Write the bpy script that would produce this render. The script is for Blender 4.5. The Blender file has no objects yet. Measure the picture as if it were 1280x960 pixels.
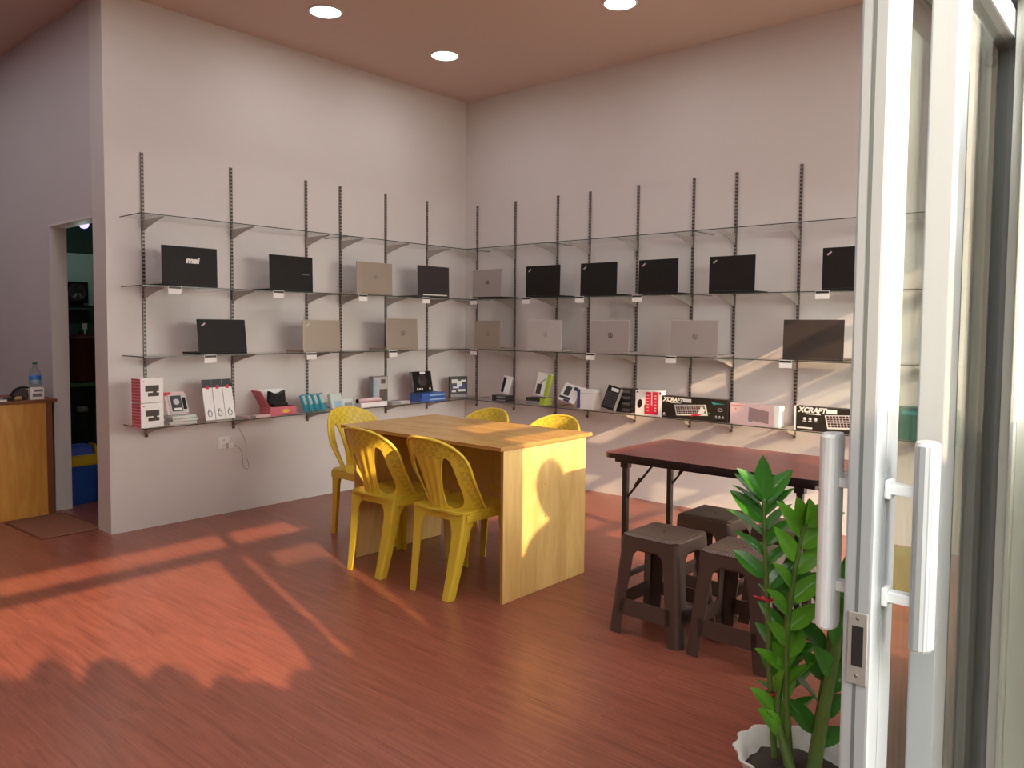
import bpy, bmesh, math, random
from mathutils import Vector, Matrix
random.seed(7)
sc = bpy.context.scene
COL = sc.collection
PI = math.pi

# ------------------------------------------------------------------ materials
def new_mat(name):
    m = bpy.data.materials.new(name); m.use_nodes = True
    nt = m.node_tree; nt.nodes.clear()
    o = nt.nodes.new('ShaderNodeOutputMaterial')
    return m, nt, o
def N(nt, t, **kw):
    n = nt.nodes.new(t)
    for k, v in kw.items():
        if k in n.inputs.keys(): n.inputs[k].default_value = v
        else: setattr(n, k, v)
    return n
def srgb(r, g, b):
    f = lambda c: (c/255/12.92) if c/255 <= .04045 else ((c/255+.055)/1.055)**2.4
    return (f(r), f(g), f(b), 1)
def plain(name, col, rough=.5, metal=0, noise=.0, nscale=40, bump=0, spec=.5):
    m, nt, o = new_mat(name)
    p = N(nt, 'ShaderNodeBsdfPrincipled'); p.inputs['Roughness'].default_value = rough
    p.inputs['Metallic'].default_value = metal
    p.inputs['Specular IOR Level'].default_value = spec
    nt.links.new(p.outputs[0], o.inputs[0])
    tc = N(nt, 'ShaderNodeTexCoord')
    nz = N(nt, 'ShaderNodeTexNoise'); nz.inputs['Scale'].default_value = nscale; nz.inputs['Detail'].default_value = 3
    nt.links.new(tc.outputs['Object'], nz.inputs['Vector'])
    hs = N(nt, 'ShaderNodeMixRGB', blend_type='MIX')
    hs.inputs[1].default_value = tuple(c*(1-noise) for c in col[:3])+(1,)
    hs.inputs[2].default_value = tuple(min(1, c*(1+noise)) for c in col[:3])+(1,)
    nt.links.new(nz.outputs['Fac'], hs.inputs[0]); nt.links.new(hs.outputs[0], p.inputs['Base Color'])
    if bump:
        b = N(nt, 'ShaderNodeBump'); b.inputs['Strength'].default_value = bump; b.inputs['Distance'].default_value = .002
        nt.links.new(nz.outputs['Fac'], b.inputs['Height']); nt.links.new(b.outputs[0], p.inputs['Normal'])
    return m
def emit(name, col, s):
    m, nt, o = new_mat(name)
    e = N(nt, 'ShaderNodeEmission'); e.inputs[0].default_value = col; e.inputs[1].default_value = s
    nt.links.new(e.outputs[0], o.inputs[0]); return m
def thin_glass(name, tint, refl=1.0, rough=.0):
    m, nt, o = new_mat(name)
    t = N(nt, 'ShaderNodeBsdfTransparent'); t.inputs[0].default_value = tint
    g = N(nt, 'ShaderNodeBsdfGlossy'); g.inputs['Roughness'].default_value = rough
    f = N(nt, 'ShaderNodeFresnel'); f.inputs['IOR'].default_value = 1.45
    ge = N(nt, 'ShaderNodeNewGeometry'); mi = N(nt, 'ShaderNodeMapRange')      # same reflectance on both faces of a thin pane
    mi.inputs['To Min'].default_value = 1.45; mi.inputs['To Max'].default_value = 1/1.45
    nt.links.new(ge.outputs['Backfacing'], mi.inputs['Value']); nt.links.new(mi.outputs[0], f.inputs['IOR'])
    mu = N(nt, 'ShaderNodeMath', operation='MULTIPLY'); mu.inputs[1].default_value = refl
    nt.links.new(f.outputs[0], mu.inputs[0])
    mx = N(nt, 'ShaderNodeMixShader')
    nt.links.new(mu.outputs[0], mx.inputs[0]); nt.links.new(t.outputs[0], mx.inputs[1]); nt.links.new(g.outputs[0], mx.inputs[2])
    nt.links.new(mx.outputs[0], o.inputs[0]); return m
def wood(name, c1, c2, axis='x', scale=1.0, rough=.45, contrast=1.0, spec=.4):
    m, nt, o = new_mat(name)
    p = N(nt, 'ShaderNodeBsdfPrincipled'); p.inputs['Roughness'].default_value = rough
    p.inputs['Specular IOR Level'].default_value = spec
    nt.links.new(p.outputs[0], o.inputs[0])
    tc = N(nt, 'ShaderNodeTexCoord'); mp = N(nt, 'ShaderNodeMapping')
    sx = {'x': (1, 7, 7), 'y': (7, 1, 7), 'z': (7, 7, 1)}[axis]
    mp.inputs['Scale'].default_value = tuple(s*scale for s in sx)
    nt.links.new(tc.outputs['Object'], mp.inputs[0])
    n1 = N(nt, 'ShaderNodeTexNoise'); n1.inputs['Scale'].default_value = 1.3; n1.inputs['Detail'].default_value = 6; n1.inputs['Distortion'].default_value = 1.6
    nt.links.new(mp.outputs[0], n1.inputs[0])
    n2 = N(nt, 'ShaderNodeTexNoise'); n2.inputs['Scale'].default_value = 9; n2.inputs['Detail'].default_value = 4
    nt.links.new(mp.outputs[0], n2.inputs[0])
    ad = N(nt, 'ShaderNodeMath', operation='MULTIPLY_ADD'); ad.inputs[1].default_value = .35
    nt.links.new(n2.outputs[0], ad.inputs[0]); nt.links.new(n1.outputs[0], ad.inputs[2])
    r = N(nt, 'ShaderNodeValToRGB'); r.color_ramp.elements[0].position = .67-.22/contrast; r.color_ramp.elements[1].position = .67+.22/contrast
    r.color_ramp.elements[0].color = c1; r.color_ramp.elements[1].color = c2
    nt.links.new(ad.outputs[0], r.inputs[0]); nt.links.new(r.outputs[0], p.inputs['Base Color'])
    return m
def stripes(name, ca, cb, axis, period, duty=.5, rough=.4, metal=0, bump=0):
    """stripes along an object axis: slots, ribs, print lines"""
    m, nt, o = new_mat(name)
    p = N(nt, 'ShaderNodeBsdfPrincipled'); p.inputs['Roughness'].default_value = rough; p.inputs['Metallic'].default_value = metal
    nt.links.new(p.outputs[0], o.inputs[0])
    tc = N(nt, 'ShaderNodeTexCoord'); sp = N(nt, 'ShaderNodeSeparateXYZ'); nt.links.new(tc.outputs['Object'], sp.inputs[0])
    d = N(nt, 'ShaderNodeMath', operation='DIVIDE'); d.inputs[1].default_value = period
    nt.links.new(sp.outputs['XYZ'.index(axis)], d.inputs[0])
    fr = N(nt, 'ShaderNodeMath', operation='FRACT'); nt.links.new(d.outputs[0], fr.inputs[0])
    lt = N(nt, 'ShaderNodeMath', operation='LESS_THAN'); lt.inputs[1].default_value = duty; nt.links.new(fr.outputs[0], lt.inputs[0])
    mx = N(nt, 'ShaderNodeMixRGB'); mx.inputs[1].default_value = ca; mx.inputs[2].default_value = cb
    nt.links.new(lt.outputs[0], mx.inputs[0]); nt.links.new(mx.outputs[0], p.inputs['Base Color'])
    if bump:
        b = N(nt, 'ShaderNodeBump'); b.inputs['Distance'].default_value = .003; b.inputs['Strength'].default_value = bump
        nt.links.new(lt.outputs[0], b.inputs['Height']); nt.links.new(b.outputs[0], p.inputs['Normal'])
    return m
def weave(name, col, sc_, rough=.4, spec=.5, depth=.002, var=.25):
    """basket-weave relief for moulded plastic"""
    m, nt, o = new_mat(name)
    p = N(nt, 'ShaderNodeBsdfPrincipled'); p.inputs['Roughness'].default_value = rough; p.inputs['Specular IOR Level'].default_value = spec
    nt.links.new(p.outputs[0], o.inputs[0])
    tc = N(nt, 'ShaderNodeTexCoord'); 
    ck = N(nt, 'ShaderNodeTexChecker'); ck.inputs['Scale'].default_value = sc_
    nt.links.new(tc.outputs['Object'], ck.inputs[0])
    mx = N(nt, 'ShaderNodeMixRGB'); mx.inputs[1].default_value = tuple(c*(1-var) for c in col[:3])+(1,); mx.inputs[2].default_value = col
    nt.links.new(ck.outputs['Fac'], mx.inputs[0]); nt.links.new(mx.outputs[0], p.inputs['Base Color'])
    b = N(nt, 'ShaderNodeBump'); b.inputs['Distance'].default_value = depth; b.inputs['Strength'].default_value = .7
    nt.links.new(ck.outputs['Fac'], b.inputs['Height']); nt.links.new(b.outputs[0], p.inputs['Normal'])
    return m

def floor_mat():
    m, nt, o = new_mat('red_wood_vinyl')
    p = N(nt, 'ShaderNodeBsdfPrincipled'); nt.links.new(p.outputs[0], o.inputs[0])
    tc = N(nt, 'ShaderNodeTexCoord')
    br = N(nt, 'ShaderNodeTexBrick'); br.offset = .37; br.inputs['Scale'].default_value = 1
    br.inputs['Brick Width'].default_value = 1.22; br.inputs['Row Height'].default_value = .183; br.inputs['Mortar Size'].default_value = .0012
    br.inputs['Color1'].default_value = (.25, .25, .25, 1); br.inputs['Color2'].default_value = (.75, .75, .75, 1); br.inputs['Mortar'].default_value = (1, 1, 1, 1)
    br.inputs['Mortar Smooth'].default_value = .2
    nt.links.new(tc.outputs['Object'], br.inputs[0])
    # per-plank shift of the grain
    cb = N(nt, 'ShaderNodeVectorMath', operation='MULTIPLY_ADD'); cb.inputs[1].default_value = (3, 9, 1)
    nt.links.new(br.outputs['Color'], cb.inputs[0]); nt.links.new(tc.outputs['Object'], cb.inputs[2])
    mp = N(nt, 'ShaderNodeMapping'); mp.inputs['Scale'].default_value = (1.6, 26, 1); nt.links.new(cb.outputs[0], mp.inputs[0])
    n1 = N(nt, 'ShaderNodeTexNoise'); n1.inputs['Scale'].default_value = 1.6; n1.inputs['Detail'].default_value = 7; n1.inputs['Roughness'].default_value = .62; n1.inputs['Distortion'].default_value = .9
    nt.links.new(mp.outputs[0], n1.inputs[0])
    r = N(nt, 'ShaderNodeValToRGB')
    e = r.color_ramp.elements
    e[0].position = .30; e[0].color = FLOOR_DARK
    e[1].position = .72; e[1].color = FLOOR_LIGHT
    mid = r.color_ramp.elements.new(.5); mid.color = FLOOR_MID
    nt.links.new(n1.outputs[0], r.inputs[0])
    # thin dark pores
    mp2 = N(nt, 'ShaderNodeMapping'); mp2.inputs['Scale'].default_value = (5, 95, 1); nt.links.new(cb.outputs[0], mp2.inputs[0])
    n2 = N(nt, 'ShaderNodeTexNoise'); n2.inputs['Scale'].default_value = 1; n2.inputs['Detail'].default_value = 2; nt.links.new(mp2.outputs[0], n2.inputs[0])
    r2 = N(nt, 'ShaderNodeValToRGB'); r2.color_ramp.elements[0].position = .33; r2.color_ramp.elements[0].color = (.55, .5, .5, 1); r2.color_ramp.elements[1].position = .47; r2.color_ramp.elements[1].color = (1, 1, 1, 1)
    nt.links.new(n2.outputs[0], r2.inputs[0])
    mu = N(nt, 'ShaderNodeMixRGB', blend_type='MULTIPLY'); mu.inputs[0].default_value = .45
    nt.links.new(r.outputs[0], mu.inputs[1]); nt.links.new(r2.outputs[0], mu.inputs[2])
    seam = N(nt, 'ShaderNodeMixRGB'); seam.inputs[2].default_value = srgb(196, 120, 100)
    sf = N(nt, 'ShaderNodeMath', operation='MULTIPLY'); sf.inputs[1].default_value = .30
    nt.links.new(br.outputs['Fac'], sf.inputs[0]); nt.links.new(sf.outputs[0], seam.inputs[0])
    nt.links.new(mu.outputs[0], seam.inputs[1]); nt.links.new(seam.outputs[0], p.inputs['Base Color'])
    p.inputs['Roughness'].default_value = .30; p.inputs['Specular IOR Level'].default_value = .5
    b = N(nt, 'ShaderNodeBump'); b.inputs['Strength'].default_value = .15; b.inputs['Distance'].default_value = .001
    nt.links.new(n2.outputs[0], b.inputs['Height']); nt.links.new(b.outputs[0], p.inputs['Normal'])
    return m

FLOOR_DARK = srgb(122, 66, 52); FLOOR_MID = srgb(142, 80, 63); FLOOR_LIGHT = srgb(158, 93, 73)
FLOOR = floor_mat()
WALL = plain('white_wall_paint', srgb(212, 205, 201), .6, noise=.015, nscale=6, spec=.25)
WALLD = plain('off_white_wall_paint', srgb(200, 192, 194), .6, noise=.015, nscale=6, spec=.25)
CEIL = plain('white_ceiling_paint', srgb(206, 184, 174), .7, noise=.01, nscale=5, spec=.2)
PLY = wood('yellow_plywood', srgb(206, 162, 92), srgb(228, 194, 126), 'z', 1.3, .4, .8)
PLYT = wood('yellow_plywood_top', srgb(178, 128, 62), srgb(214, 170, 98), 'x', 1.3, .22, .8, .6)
PLYE = plain('plywood_edge', srgb(176, 126, 62), .5, noise=.2, nscale=60)
COUNT = wood('orange_plywood', srgb(186, 124, 48), srgb(214, 158, 78), 'z', 1.5, .35, .8)
COUNTE = plain('brown_edging', srgb(120, 68, 38), .5, noise=.1)
YEL = plain('yellow_plastic', srgb(214, 184, 58), .3, noise=.03, nscale=20)
YELW = weave('yellow_plastic_weave', srgb(214, 184, 58), 42, .32, .5, .002, .22)
BRN = plain('brown_plastic', srgb(84, 66, 57), .45, noise=.08, nscale=60)
BRNS = stripes('brown_ribbed_plastic', srgb(104, 84, 72), srgb(64, 50, 43), 'X', .013, .35, .45, 0, .8)
BLK = plain('black_plastic', srgb(32, 28, 26), .5, noise=.06, nscale=30, spec=.18)
BLKG = plain('dark_grey_plastic', srgb(58, 52, 50), .35, noise=.06, nscale=30)
SILV = plain('silver_lid', srgb(168, 158, 154), .38, .25, noise=.02, nscale=10)
SILV2 = plain('warm_silver_lid', srgb(160, 146, 132), .38, .25, noise=.02, nscale=10)
SILVL = plain('pale_silver_lid', srgb(190, 183, 178), .38, .2, noise=.02, nscale=10)
SCREEN = plain('dark_screen', srgb(24, 24, 28), .15)
STEEL = plain('galvanised_steel', srgb(124, 116, 110), .4, .5, noise=.05, nscale=30)
SLOT = stripes('slotted_steel', srgb(150, 141, 133), srgb(58, 50, 46), 'Z', .0254, .55, .4, .3)
BRKT = plain('bracket_steel', srgb(176, 168, 160), .45, .35, noise=.03)
GLASS = thin_glass('clear_shelf_glass', (.985, .992, .987, 1), .55)
GEDGE = plain('dark_green_glass_edge', srgb(66, 74, 64), .2, noise=.1, nscale=8)
DGLASS = thin_glass('green_door_glass', (.90, .935, .91, 1), .9)
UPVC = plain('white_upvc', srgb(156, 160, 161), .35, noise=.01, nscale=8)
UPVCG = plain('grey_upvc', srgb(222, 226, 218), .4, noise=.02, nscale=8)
HANDLE = stripes('ribbed_white_plastic_dimmed', srgb(164, 168, 168), srgb(142, 146, 146), 'Y', .0042, .4, .4, 0, .6)  # outer handle: white plastic darkened to hold down strong outdoor light
HANDW = plain('smooth_white_plastic_lifted', srgb(226, 230, 230), .5, noise=.01)  # inner handle and brackets: white plastic lightened to offset shade
GASK = plain('grey_gasket', srgb(96, 102, 98), .6)
CHROME = plain('brushed_metal', srgb(158, 156, 148), .4, .35, noise=.08, nscale=50)
DARK = plain('dark_recess', srgb(30, 30, 28), .5)
TABLET = wood('dark_red_laminate', srgb(96, 52, 48), srgb(128, 70, 64), 'x', 1.1, .3, .9, .5)
LEGB = plain('dark_brown_metal', srgb(40, 30, 28), .4, .2, noise=.05)
WHT = plain('white_plastic', srgb(228, 226, 220), .4, noise=.01)
PAPER = plain('white_card', srgb(232, 228, 224), .6, noise=.01)
PINK = plain('pink_card', srgb(206, 104, 116), .5, noise=.05)
PINKL = plain('pale_pink_card', srgb(214, 184, 182), .5, noise=.03)
RED = plain('red_card', srgb(206, 34, 62), .5, noise=.05)
TEAL = plain('teal_plastic', srgb(60, 150, 168), .3, noise=.1)
BLUE = plain('blue_card', srgb(62, 98, 172), .45, noise=.08)
GREEN = plain('lime_card', srgb(164, 182, 60), .5, noise=.08)
NAVY = plain('navy_card', srgb(52, 58, 110), .5, noise=.05)
CLEAR = plain('frosted_blister', srgb(196, 204, 196), .25, noise=.08, nscale=90)
GREYC = plain('grey_print', srgb(140, 138, 142), .5, noise=.15, nscale=80)
YELC = plain('yellow_print', srgb(232, 190, 60), .5)
CARTON = plain('black_card', srgb(40, 34, 28), .4, noise=.1, nscale=20)
WHTP = plain('white_print', srgb(226, 222, 214), .5)
TURQ = plain('turquoise_print', srgb(50, 150, 150), .5)
DGREEN = plain('dark_green_card', srgb(46, 92, 78), .5, noise=.08)
LEAF = plain('glossy_green_leaf', srgb(62, 128, 36), .28, noise=.25, nscale=14)
LEAFB = plain('bright_green_leaf', srgb(104, 168, 44), .28, noise=.2, nscale=14)
STEM = plain('green_stem', srgb(98, 122, 56), .4, noise=.25, nscale=25)
SOIL = plain('dark_soil', srgb(66, 54, 48), .9, noise=.4, nscale=60, bump=1)
POTW = plain('white_ceramic', srgb(228, 226, 220), .3, noise=.01)
RIBBON = plain('red_ribbon', srgb(196, 42, 52), .5)
MAT = plain('brown_mat_fibre', srgb(132, 82, 60), .95, noise=.35, nscale=90, bump=1)
BINB = plain('blue_bin_plastic', srgb(34, 84, 168), .4, noise=.04)
BINY = plain('yellow_bin_plastic', srgb(200, 168, 30), .4, noise=.04)
BINL = plain('blue_bin_lid', srgb(70, 92, 190), .4, noise=.04)
GRNM = plain('green_painted_metal', srgb(76, 112, 74), .5, noise=.08)
MAROON = plain('maroon_enamel', srgb(92, 40, 36), .35, noise=.12)
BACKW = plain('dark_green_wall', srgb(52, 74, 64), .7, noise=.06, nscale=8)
BLIND = plain('pale_blind', srgb(196, 214, 206), .5)
PET = thin_glass('clear_bottle_plastic', (.86, .90, .90, 1), 1.0, .05)
CAPG = plain('green_cap', srgb(30, 130, 84), .4)
LABB = plain('blue_bottle_label', srgb(52, 112, 190), .4, noise=.2, nscale=40)
BLUEF = plain('pale_blue_print', srgb(150, 180, 200), .5, noise=.2, nscale=60)
OLIVE = plain('olive_card', srgb(128, 112, 70), .6, noise=.1)
LAMPM = emit('white_lamp', (.93, .97, 1, 1), 22)
LAMPV = emit('violet_lamp', (.35, .3, 1, 1), 3.0)
CONC = plain('pale_concrete', srgb(186, 178, 166), .85, noise=.12, nscale=7)
HEDGE = plain('hedge_leaf', srgb(58, 92, 40), .6, noise=.3, nscale=18)

# ------------------------------------------------------------------ mesh helpers
def bm_box(bm, x0, x1, y0, y1, z0, z1, mat=0, bev=0, mtx=None, seg=2):
    b = bmesh.new()
    bmesh.ops.create_cube(b, size=1)
    for v in b.verts:
        v.co = Vector(((x0+x1)/2+v.co.x*(x1-x0), (y0+y1)/2+v.co.y*(y1-y0), (z0+z1)/2+v.co.z*(z1-z0)))
    if bev: bmesh.ops.bevel(b, geom=b.edges[:], offset=bev, segments=seg, affect='EDGES', profile=.6)
    if mtx: b.transform(mtx)
    for f in b.faces: f.material_index = mat
    _join(bm, b)
def _join(bm, b):
    me = bpy.data.meshes.new('tmp'); b.to_mesh(me); b.free(); bm.from_mesh(me); bpy.data.meshes.remove(me)
def bm_tube(bm, pts, r, n=10, mat=0, close=False, cap=True, flat=None):
    pts = [Vector(p) for p in pts]; L = len(pts)
    rs = r if isinstance(r, (list, tuple)) else [r]*L
    rings = []; up = None
    for i, p in enumerate(pts):
        a = pts[i-1] if (i > 0 or close) else p
        c = pts[(i+1) % L] if (i < L-1 or close) else p
        t = (c-a).normalized()
        if up is None:
            up = t.orthogonal().normalized()
        up = (up-t*up.dot(t)).normalized(); s = t.cross(up)
        rings.append([bm.verts.new(p+(up*math.cos(2*PI*k/n)+s*math.sin(2*PI*k/n))*rs[i]) for k in range(n)])
    rng = range(L) if close else range(L-1)
    for i in rng:
        A, B = rings[i], rings[(i+1) % L]
        for k in range(n):
            f = bm.faces.new((A[k], A[(k+1) % n], B[(k+1) % n], B[k])); f.material_index = mat; f.smooth = True
    if cap and not close:
        f = bm.faces.new(rings[0][::-1]); f.material_index = mat
        f = bm.faces.new(rings[-1]); f.material_index = mat
def bm_lathe(bm, prof, n=32, mat=0, c=(0, 0, 0), fn=None, mats=None, axis='z'):
    rings = []
    for (r, z) in prof:
        ring = []
        for k in range(n):
            a = 2*PI*k/n; rr = r*(fn(a, z) if fn else 1)
            q = (rr*math.cos(a), rr*math.sin(a), z)
            if axis == 'x': q = (q[2], q[0], q[1])
            if axis == 'y': q = (q[0], q[2], q[1])
            ring.append(bm.verts.new((c[0]+q[0], c[1]+q[1], c[2]+q[2])))
        rings.append(ring)
    for i in range(len(prof)-1):
        for k in range(n):
            f = bm.faces.new((rings[i][k], rings[i][(k+1) % n], rings[i+1][(k+1) % n], rings[i+1][k]))
            f.material_index = mats[i] if mats else mat; f.smooth = True
    if prof[0][0] > 1e-5: bm.faces.new(rings[0][::-1]).material_index = mats[0] if mats else mat
    if prof[-1][0] > 1e-5: bm.faces.new(rings[-1]).material_index = mats[-1] if mats else mat
def bm_prism(bm, poly, d, o=(0, 0, 0), u=(1, 0, 0), v=(0, 0, 1), mat=0):
    """polygon in the plane (u,v) through o, extruded by the vector d"""
    o, u, v, d = Vector(o), Vector(u), Vector(v), Vector(d)
    A = [bm.verts.new(o+u*a+v*b) for a, b in poly]; B = [bm.verts.new(q.co+d) for q in A]
    n = len(A)
    bm.faces.new(A).material_index = mat; bm.faces.new(B[::-1]).material_index = mat
    for i in range(n):
        bm.faces.new((A[i], B[i], B[(i+1) % n], A[(i+1) % n])).material_index = mat
def bm_loft(bm, secs, mat=0, smooth=False):
    """closed cross-sections (same count) joined in order, both ends capped"""
    R = [[bm.verts.new(p) for p in s] for s in secs]; n = len(R[0])
    for i in range(len(R)-1):
        for k in range(n):
            f = bm.faces.new((R[i][k], R[i][(k+1) % n], R[i+1][(k+1) % n], R[i+1][k])); f.material_index = mat; f.smooth = smooth
    bm.faces.new(R[0][::-1]).material_index = mat; bm.faces.new(R[-1]).material_index = mat
def bm_sheet(bm, fin, fmap, u0, u1, v0, v1, nu, nv, th, fmat=None):
    """the region fin(u,v)>=0 of a rectangle, clipped smoothly, mapped by fmap and thickened by th"""
    b = bmesh.new(); cache = {}
    def P(u, v):
        k = (round(u, 6), round(v, 6))
        if k not in cache: cache[k] = b.verts.new(fmap(u, v))
        return cache[k]
    G = [[(u0+(u1-u0)*i/nu, v0+(v1-v0)*j/nv) for j in range(nv+1)] for i in range(nu+1)]
    F = [[fin(*q) for q in row] for row in G]
    for i in range(nu):
        for j in range(nv):
            q = [(i, j), (i+1, j), (i+1, j+1), (i, j+1)]
            fs = [F[a][c] for a, c in q]
            if max(fs) <= 0: continue
            poly = []
            for k in range(4):
                a, c = q[k], q[(k+1) % 4]; fa, fc = fs[k], fs[(k+1) % 4]
                pa, pc = G[a[0]][a[1]], G[c[0]][c[1]]
                if fa > 0: poly.append(pa)
                if (fa > 0) != (fc > 0):
                    t = fa/(fa-fc); t = min(max(t, .02), .98)
                    poly.append((pa[0]+(pc[0]-pa[0])*t, pa[1]+(pc[1]-pa[1])*t))
            vs = []
            for p in poly:
                w = P(*p)
                if w not in vs: vs.append(w)
            if len(vs) > 2:
                try:
                    f = b.faces.new(vs); f.smooth = True
                    if fmat: f.material_index = fmat(sum(p[0] for p in poly)/len(poly), sum(p[1] for p in poly)/len(poly))
                except ValueError: pass
    b.normal_update()
    top = {v: v.co.copy() for v in b.verts}; nr = {v: v.normal.copy() for v in b.verts}
    faces = list(b.faces); edges = [e for e in b.edges if len(e.link_faces) == 1]
    bot = {v: b.verts.new(v.co-nr[v]*th) for v in list(top)}
    for f in faces:
        g = b.faces.new([bot[v] for v in f.verts][::-1]); g.smooth = True; g.material_index = f.material_index
    for e in edges:
        f = e.link_faces[0]; a, c = e.verts
        vs = list(f.verts); i = vs.index(a)
        if vs[(i+1) % len(vs)] is not c: a, c = c, a
        try: b.faces.new((c, a, bot[a], bot[c])).material_index = f.material_index
        except ValueError: pass
    _join(bm, b)

def obj(name, bm, mats, parent=None, loc=(0, 0, 0), rot=(0, 0, 0), smooth=None):
    me = bpy.data.meshes.new(name)
    if smooth is not None:
        for f in bm.faces: f.smooth = smooth
    bmesh.ops.recalc_face_normals(bm, faces=bm.faces[:])
    bm.to_mesh(me); bm.free()
    for m in (mats if isinstance(mats, (list, tuple)) else [mats]): me.materials.append(m)
    o = bpy.data.objects.new(name, me); COL.objects.link(o)
    o.location = loc; o.rotation_euler = rot
    if parent: o.parent = parent
    return o
def tag(o, label, cat, group=None):
    o['label'] = label; o['category'] = cat
    if group: o['group'] = group
    return o
def thing(name, label, cat, loc=(0, 0, 0), rz=0, group=None):
    o = bpy.data.objects.new(name, None); COL.objects.link(o); o.empty_display_size = .05
    o.location = loc; o.rotation_euler = (0, 0, rz)
    return tag(o, label, cat, group)
def struct(name, bm, mats, parent=None, **k):
    o = obj(name, bm, mats, parent, **k)
    if not parent: o['kind'] = 'structure'
    return o
def dup(root, loc, rz, label):
    def cp(o, par):
        c = o.copy(); COL.objects.link(c)
        if par: c.parent = par
        for ch in [q for q in ALLKIDS.get(o.name, [])]: cp(ch, c)
        return c
    r = cp(root, None); r.location = loc; r.rotation_euler = (0, 0, rz); r['label'] = label
    return r
ALLKIDS = {}
def register(root):
    def rec(o):
        ALLKIDS[o.name] = list(o.children)
        for c in o.children: rec(c)
    bpy.context.view_layer.update(); rec(root)
def text_bm(s, size, depth=.0008, shear=0.0, bold=0.0):
    cu = bpy.data.curves.new('lettering', 'FONT'); cu.body = s; cu.size = size; cu.extrude = depth/2
    cu.align_x = 'CENTER'; cu.align_y = 'CENTER'; cu.shear = shear; cu.offset = bold
    o = bpy.data.objects.new('lettering', cu); COL.objects.link(o)
    dg = bpy.context.evaluated_depsgraph_get()
    me = bpy.data.meshes.new_from_object(o.evaluated_get(dg))
    bm = bmesh.new(); bm.from_mesh(me)
    bpy.data.objects.remove(o); bpy.data.curves.remove(cu); bpy.data.meshes.remove(me)
    return bm
NB = bmesh.new
def B(*a, **k):
    bm = NB(); bm_box(bm, *a, **k); return bm

# ------------------------------------------------------------------ room shell
H = 3.42; XF = 4.85           # ceiling height, glass front
struct('floor', B(-3.6, XF+.05, -7.6, .0, -.06, 0), FLOOR)
struct('ceiling', B(-3.6, XF+.1, -7.6, .12, H, H+.1), CEIL)
struct('wall_left', B(-.20, 0, -3.22, .12, 0, H), WALL)
struct('wall_back', B(0, XF+.1, 0, .12, 0, H), WALL)
bm = NB()
bm_box(bm, -3.6, -.95, -3.22, -3.12, 0, H)
bm_box(bm, -.95, -.20, -3.22, -3.12, 2.045, H)
struct('wall_side', bm, WALLD)
struct('wall_west', B(-3.7, -3.6, -7.6, -3.12, 0, H), WALLD)
struct('wall_south', B(-3.6, XF+.1, -7.7, -7.6, 0, H), WALLD)
# front wall: solid pieces between the glazed openings, added sun-blocking boards just outside
bm = NB()
for (y0, y1, z0, z1) in [(-7.6, 0, 2.24, H), (-3.28, -2.92, 0, 2.24), (-2.92, -2.69, 0, 1.30), (-2.69, -1.96, 0, 1.65), (-.10, 0, 0, 2.24), (-7.6, -7.2, 0, 2.24)]:  # pier and low infill pieces are shaped to shade desk and floor
    bm_box(bm, XF-.02, XF+.05, y0, y1, z0, z1)
struct('wall_front', bm, WALL)
bm = NB()
bm_box(bm, 5.03, 5.07, -3.92, -3.56, -.04, 1.86); bm_box(bm, 5.03, 5.07, -3.56, -3.33, -.04, 1.24)
struct('wall_shadow_board', bm, UPVCG)  # added unseen boards that block sun for the floor shadow
bm = NB()
bm_box(bm, XF, XF+.06, -7.2, -2.92, 2.00, 2.075, bev=.004)
bm_box(bm, XF, XF+.06, -2.92, -.1, 2.00, 2.075, bev=.004)
for y in (-6.2, -5.30, -1.50, -.80): bm_box(bm, XF, XF+.06, y-.03, y+.03, 0, 2.0, bev=.004)
bm_box(bm, XF, XF+.05, -3.95, -3.89, 2.07, 2.24, bev=.004)
bm_box(bm, XF, XF+.05, -1.96, -.1, 1.74, 1.80, bev=.004)
bm_box(bm, XF, XF+.05, -1.96, -.1, 1.31, 1.36, bev=.004)
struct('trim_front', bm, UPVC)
struct('window_1', B(XF+.02, XF+.028, -1.93, -.1, .03, 2.0), DGLASS)
struct('window_2', B(XF+.02, XF+.028, -7.2, -5.33, .03, 2.0), DGLASS)

# storeroom behind the doorway
bm = NB()
bm_box(bm, -2.05, -1.95, -3.12, .0, 0, 2.5); bm_box(bm, -2.05, -.2, -1.6, -1.5, 0, 2.5)
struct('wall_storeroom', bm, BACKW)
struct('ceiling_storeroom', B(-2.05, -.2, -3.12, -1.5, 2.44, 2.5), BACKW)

# ------------------------------------------------------------------ door jamb lining of the doorway
bm = NB()
bm_box(bm, -.955, -.94, -3.225, -3.115, 0, 2.045, bev=.002); bm_box(bm, -.95, -.2, -3.225, -3.115, 2.03, 2.047, bev=.002)
struct('trim_doorway', bm, WALL)

# ------------------------------------------------------------------ sliding glass door at the entrance
bm = NB()
bm_box(bm, 4.789, 4.829, -4.066, -4.015, .03, 1.985, bev=.004)             # leading stile, two profiles with a groove between
bm_box(bm, 4.789, 4.829, -4.013, -3.955, .03, 1.985, bev=.004)
bm_box(bm, 4.795, 4.823, -4.02, -3.94, .03, 1.985)
bm_box(bm, 4.789, 4.829, -3.28, -3.20, .03, 1.985, bev=.004)
bm_box(bm, 4.789, 4.829, -3.95, -3.28, 1.93, 1.985, bev=.004)
bm_box(bm, 4.789, 4.829, -3.95, -3.30, .03, .13, bev=.004)
door = struct('door_1', bm, UPVC)
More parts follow.
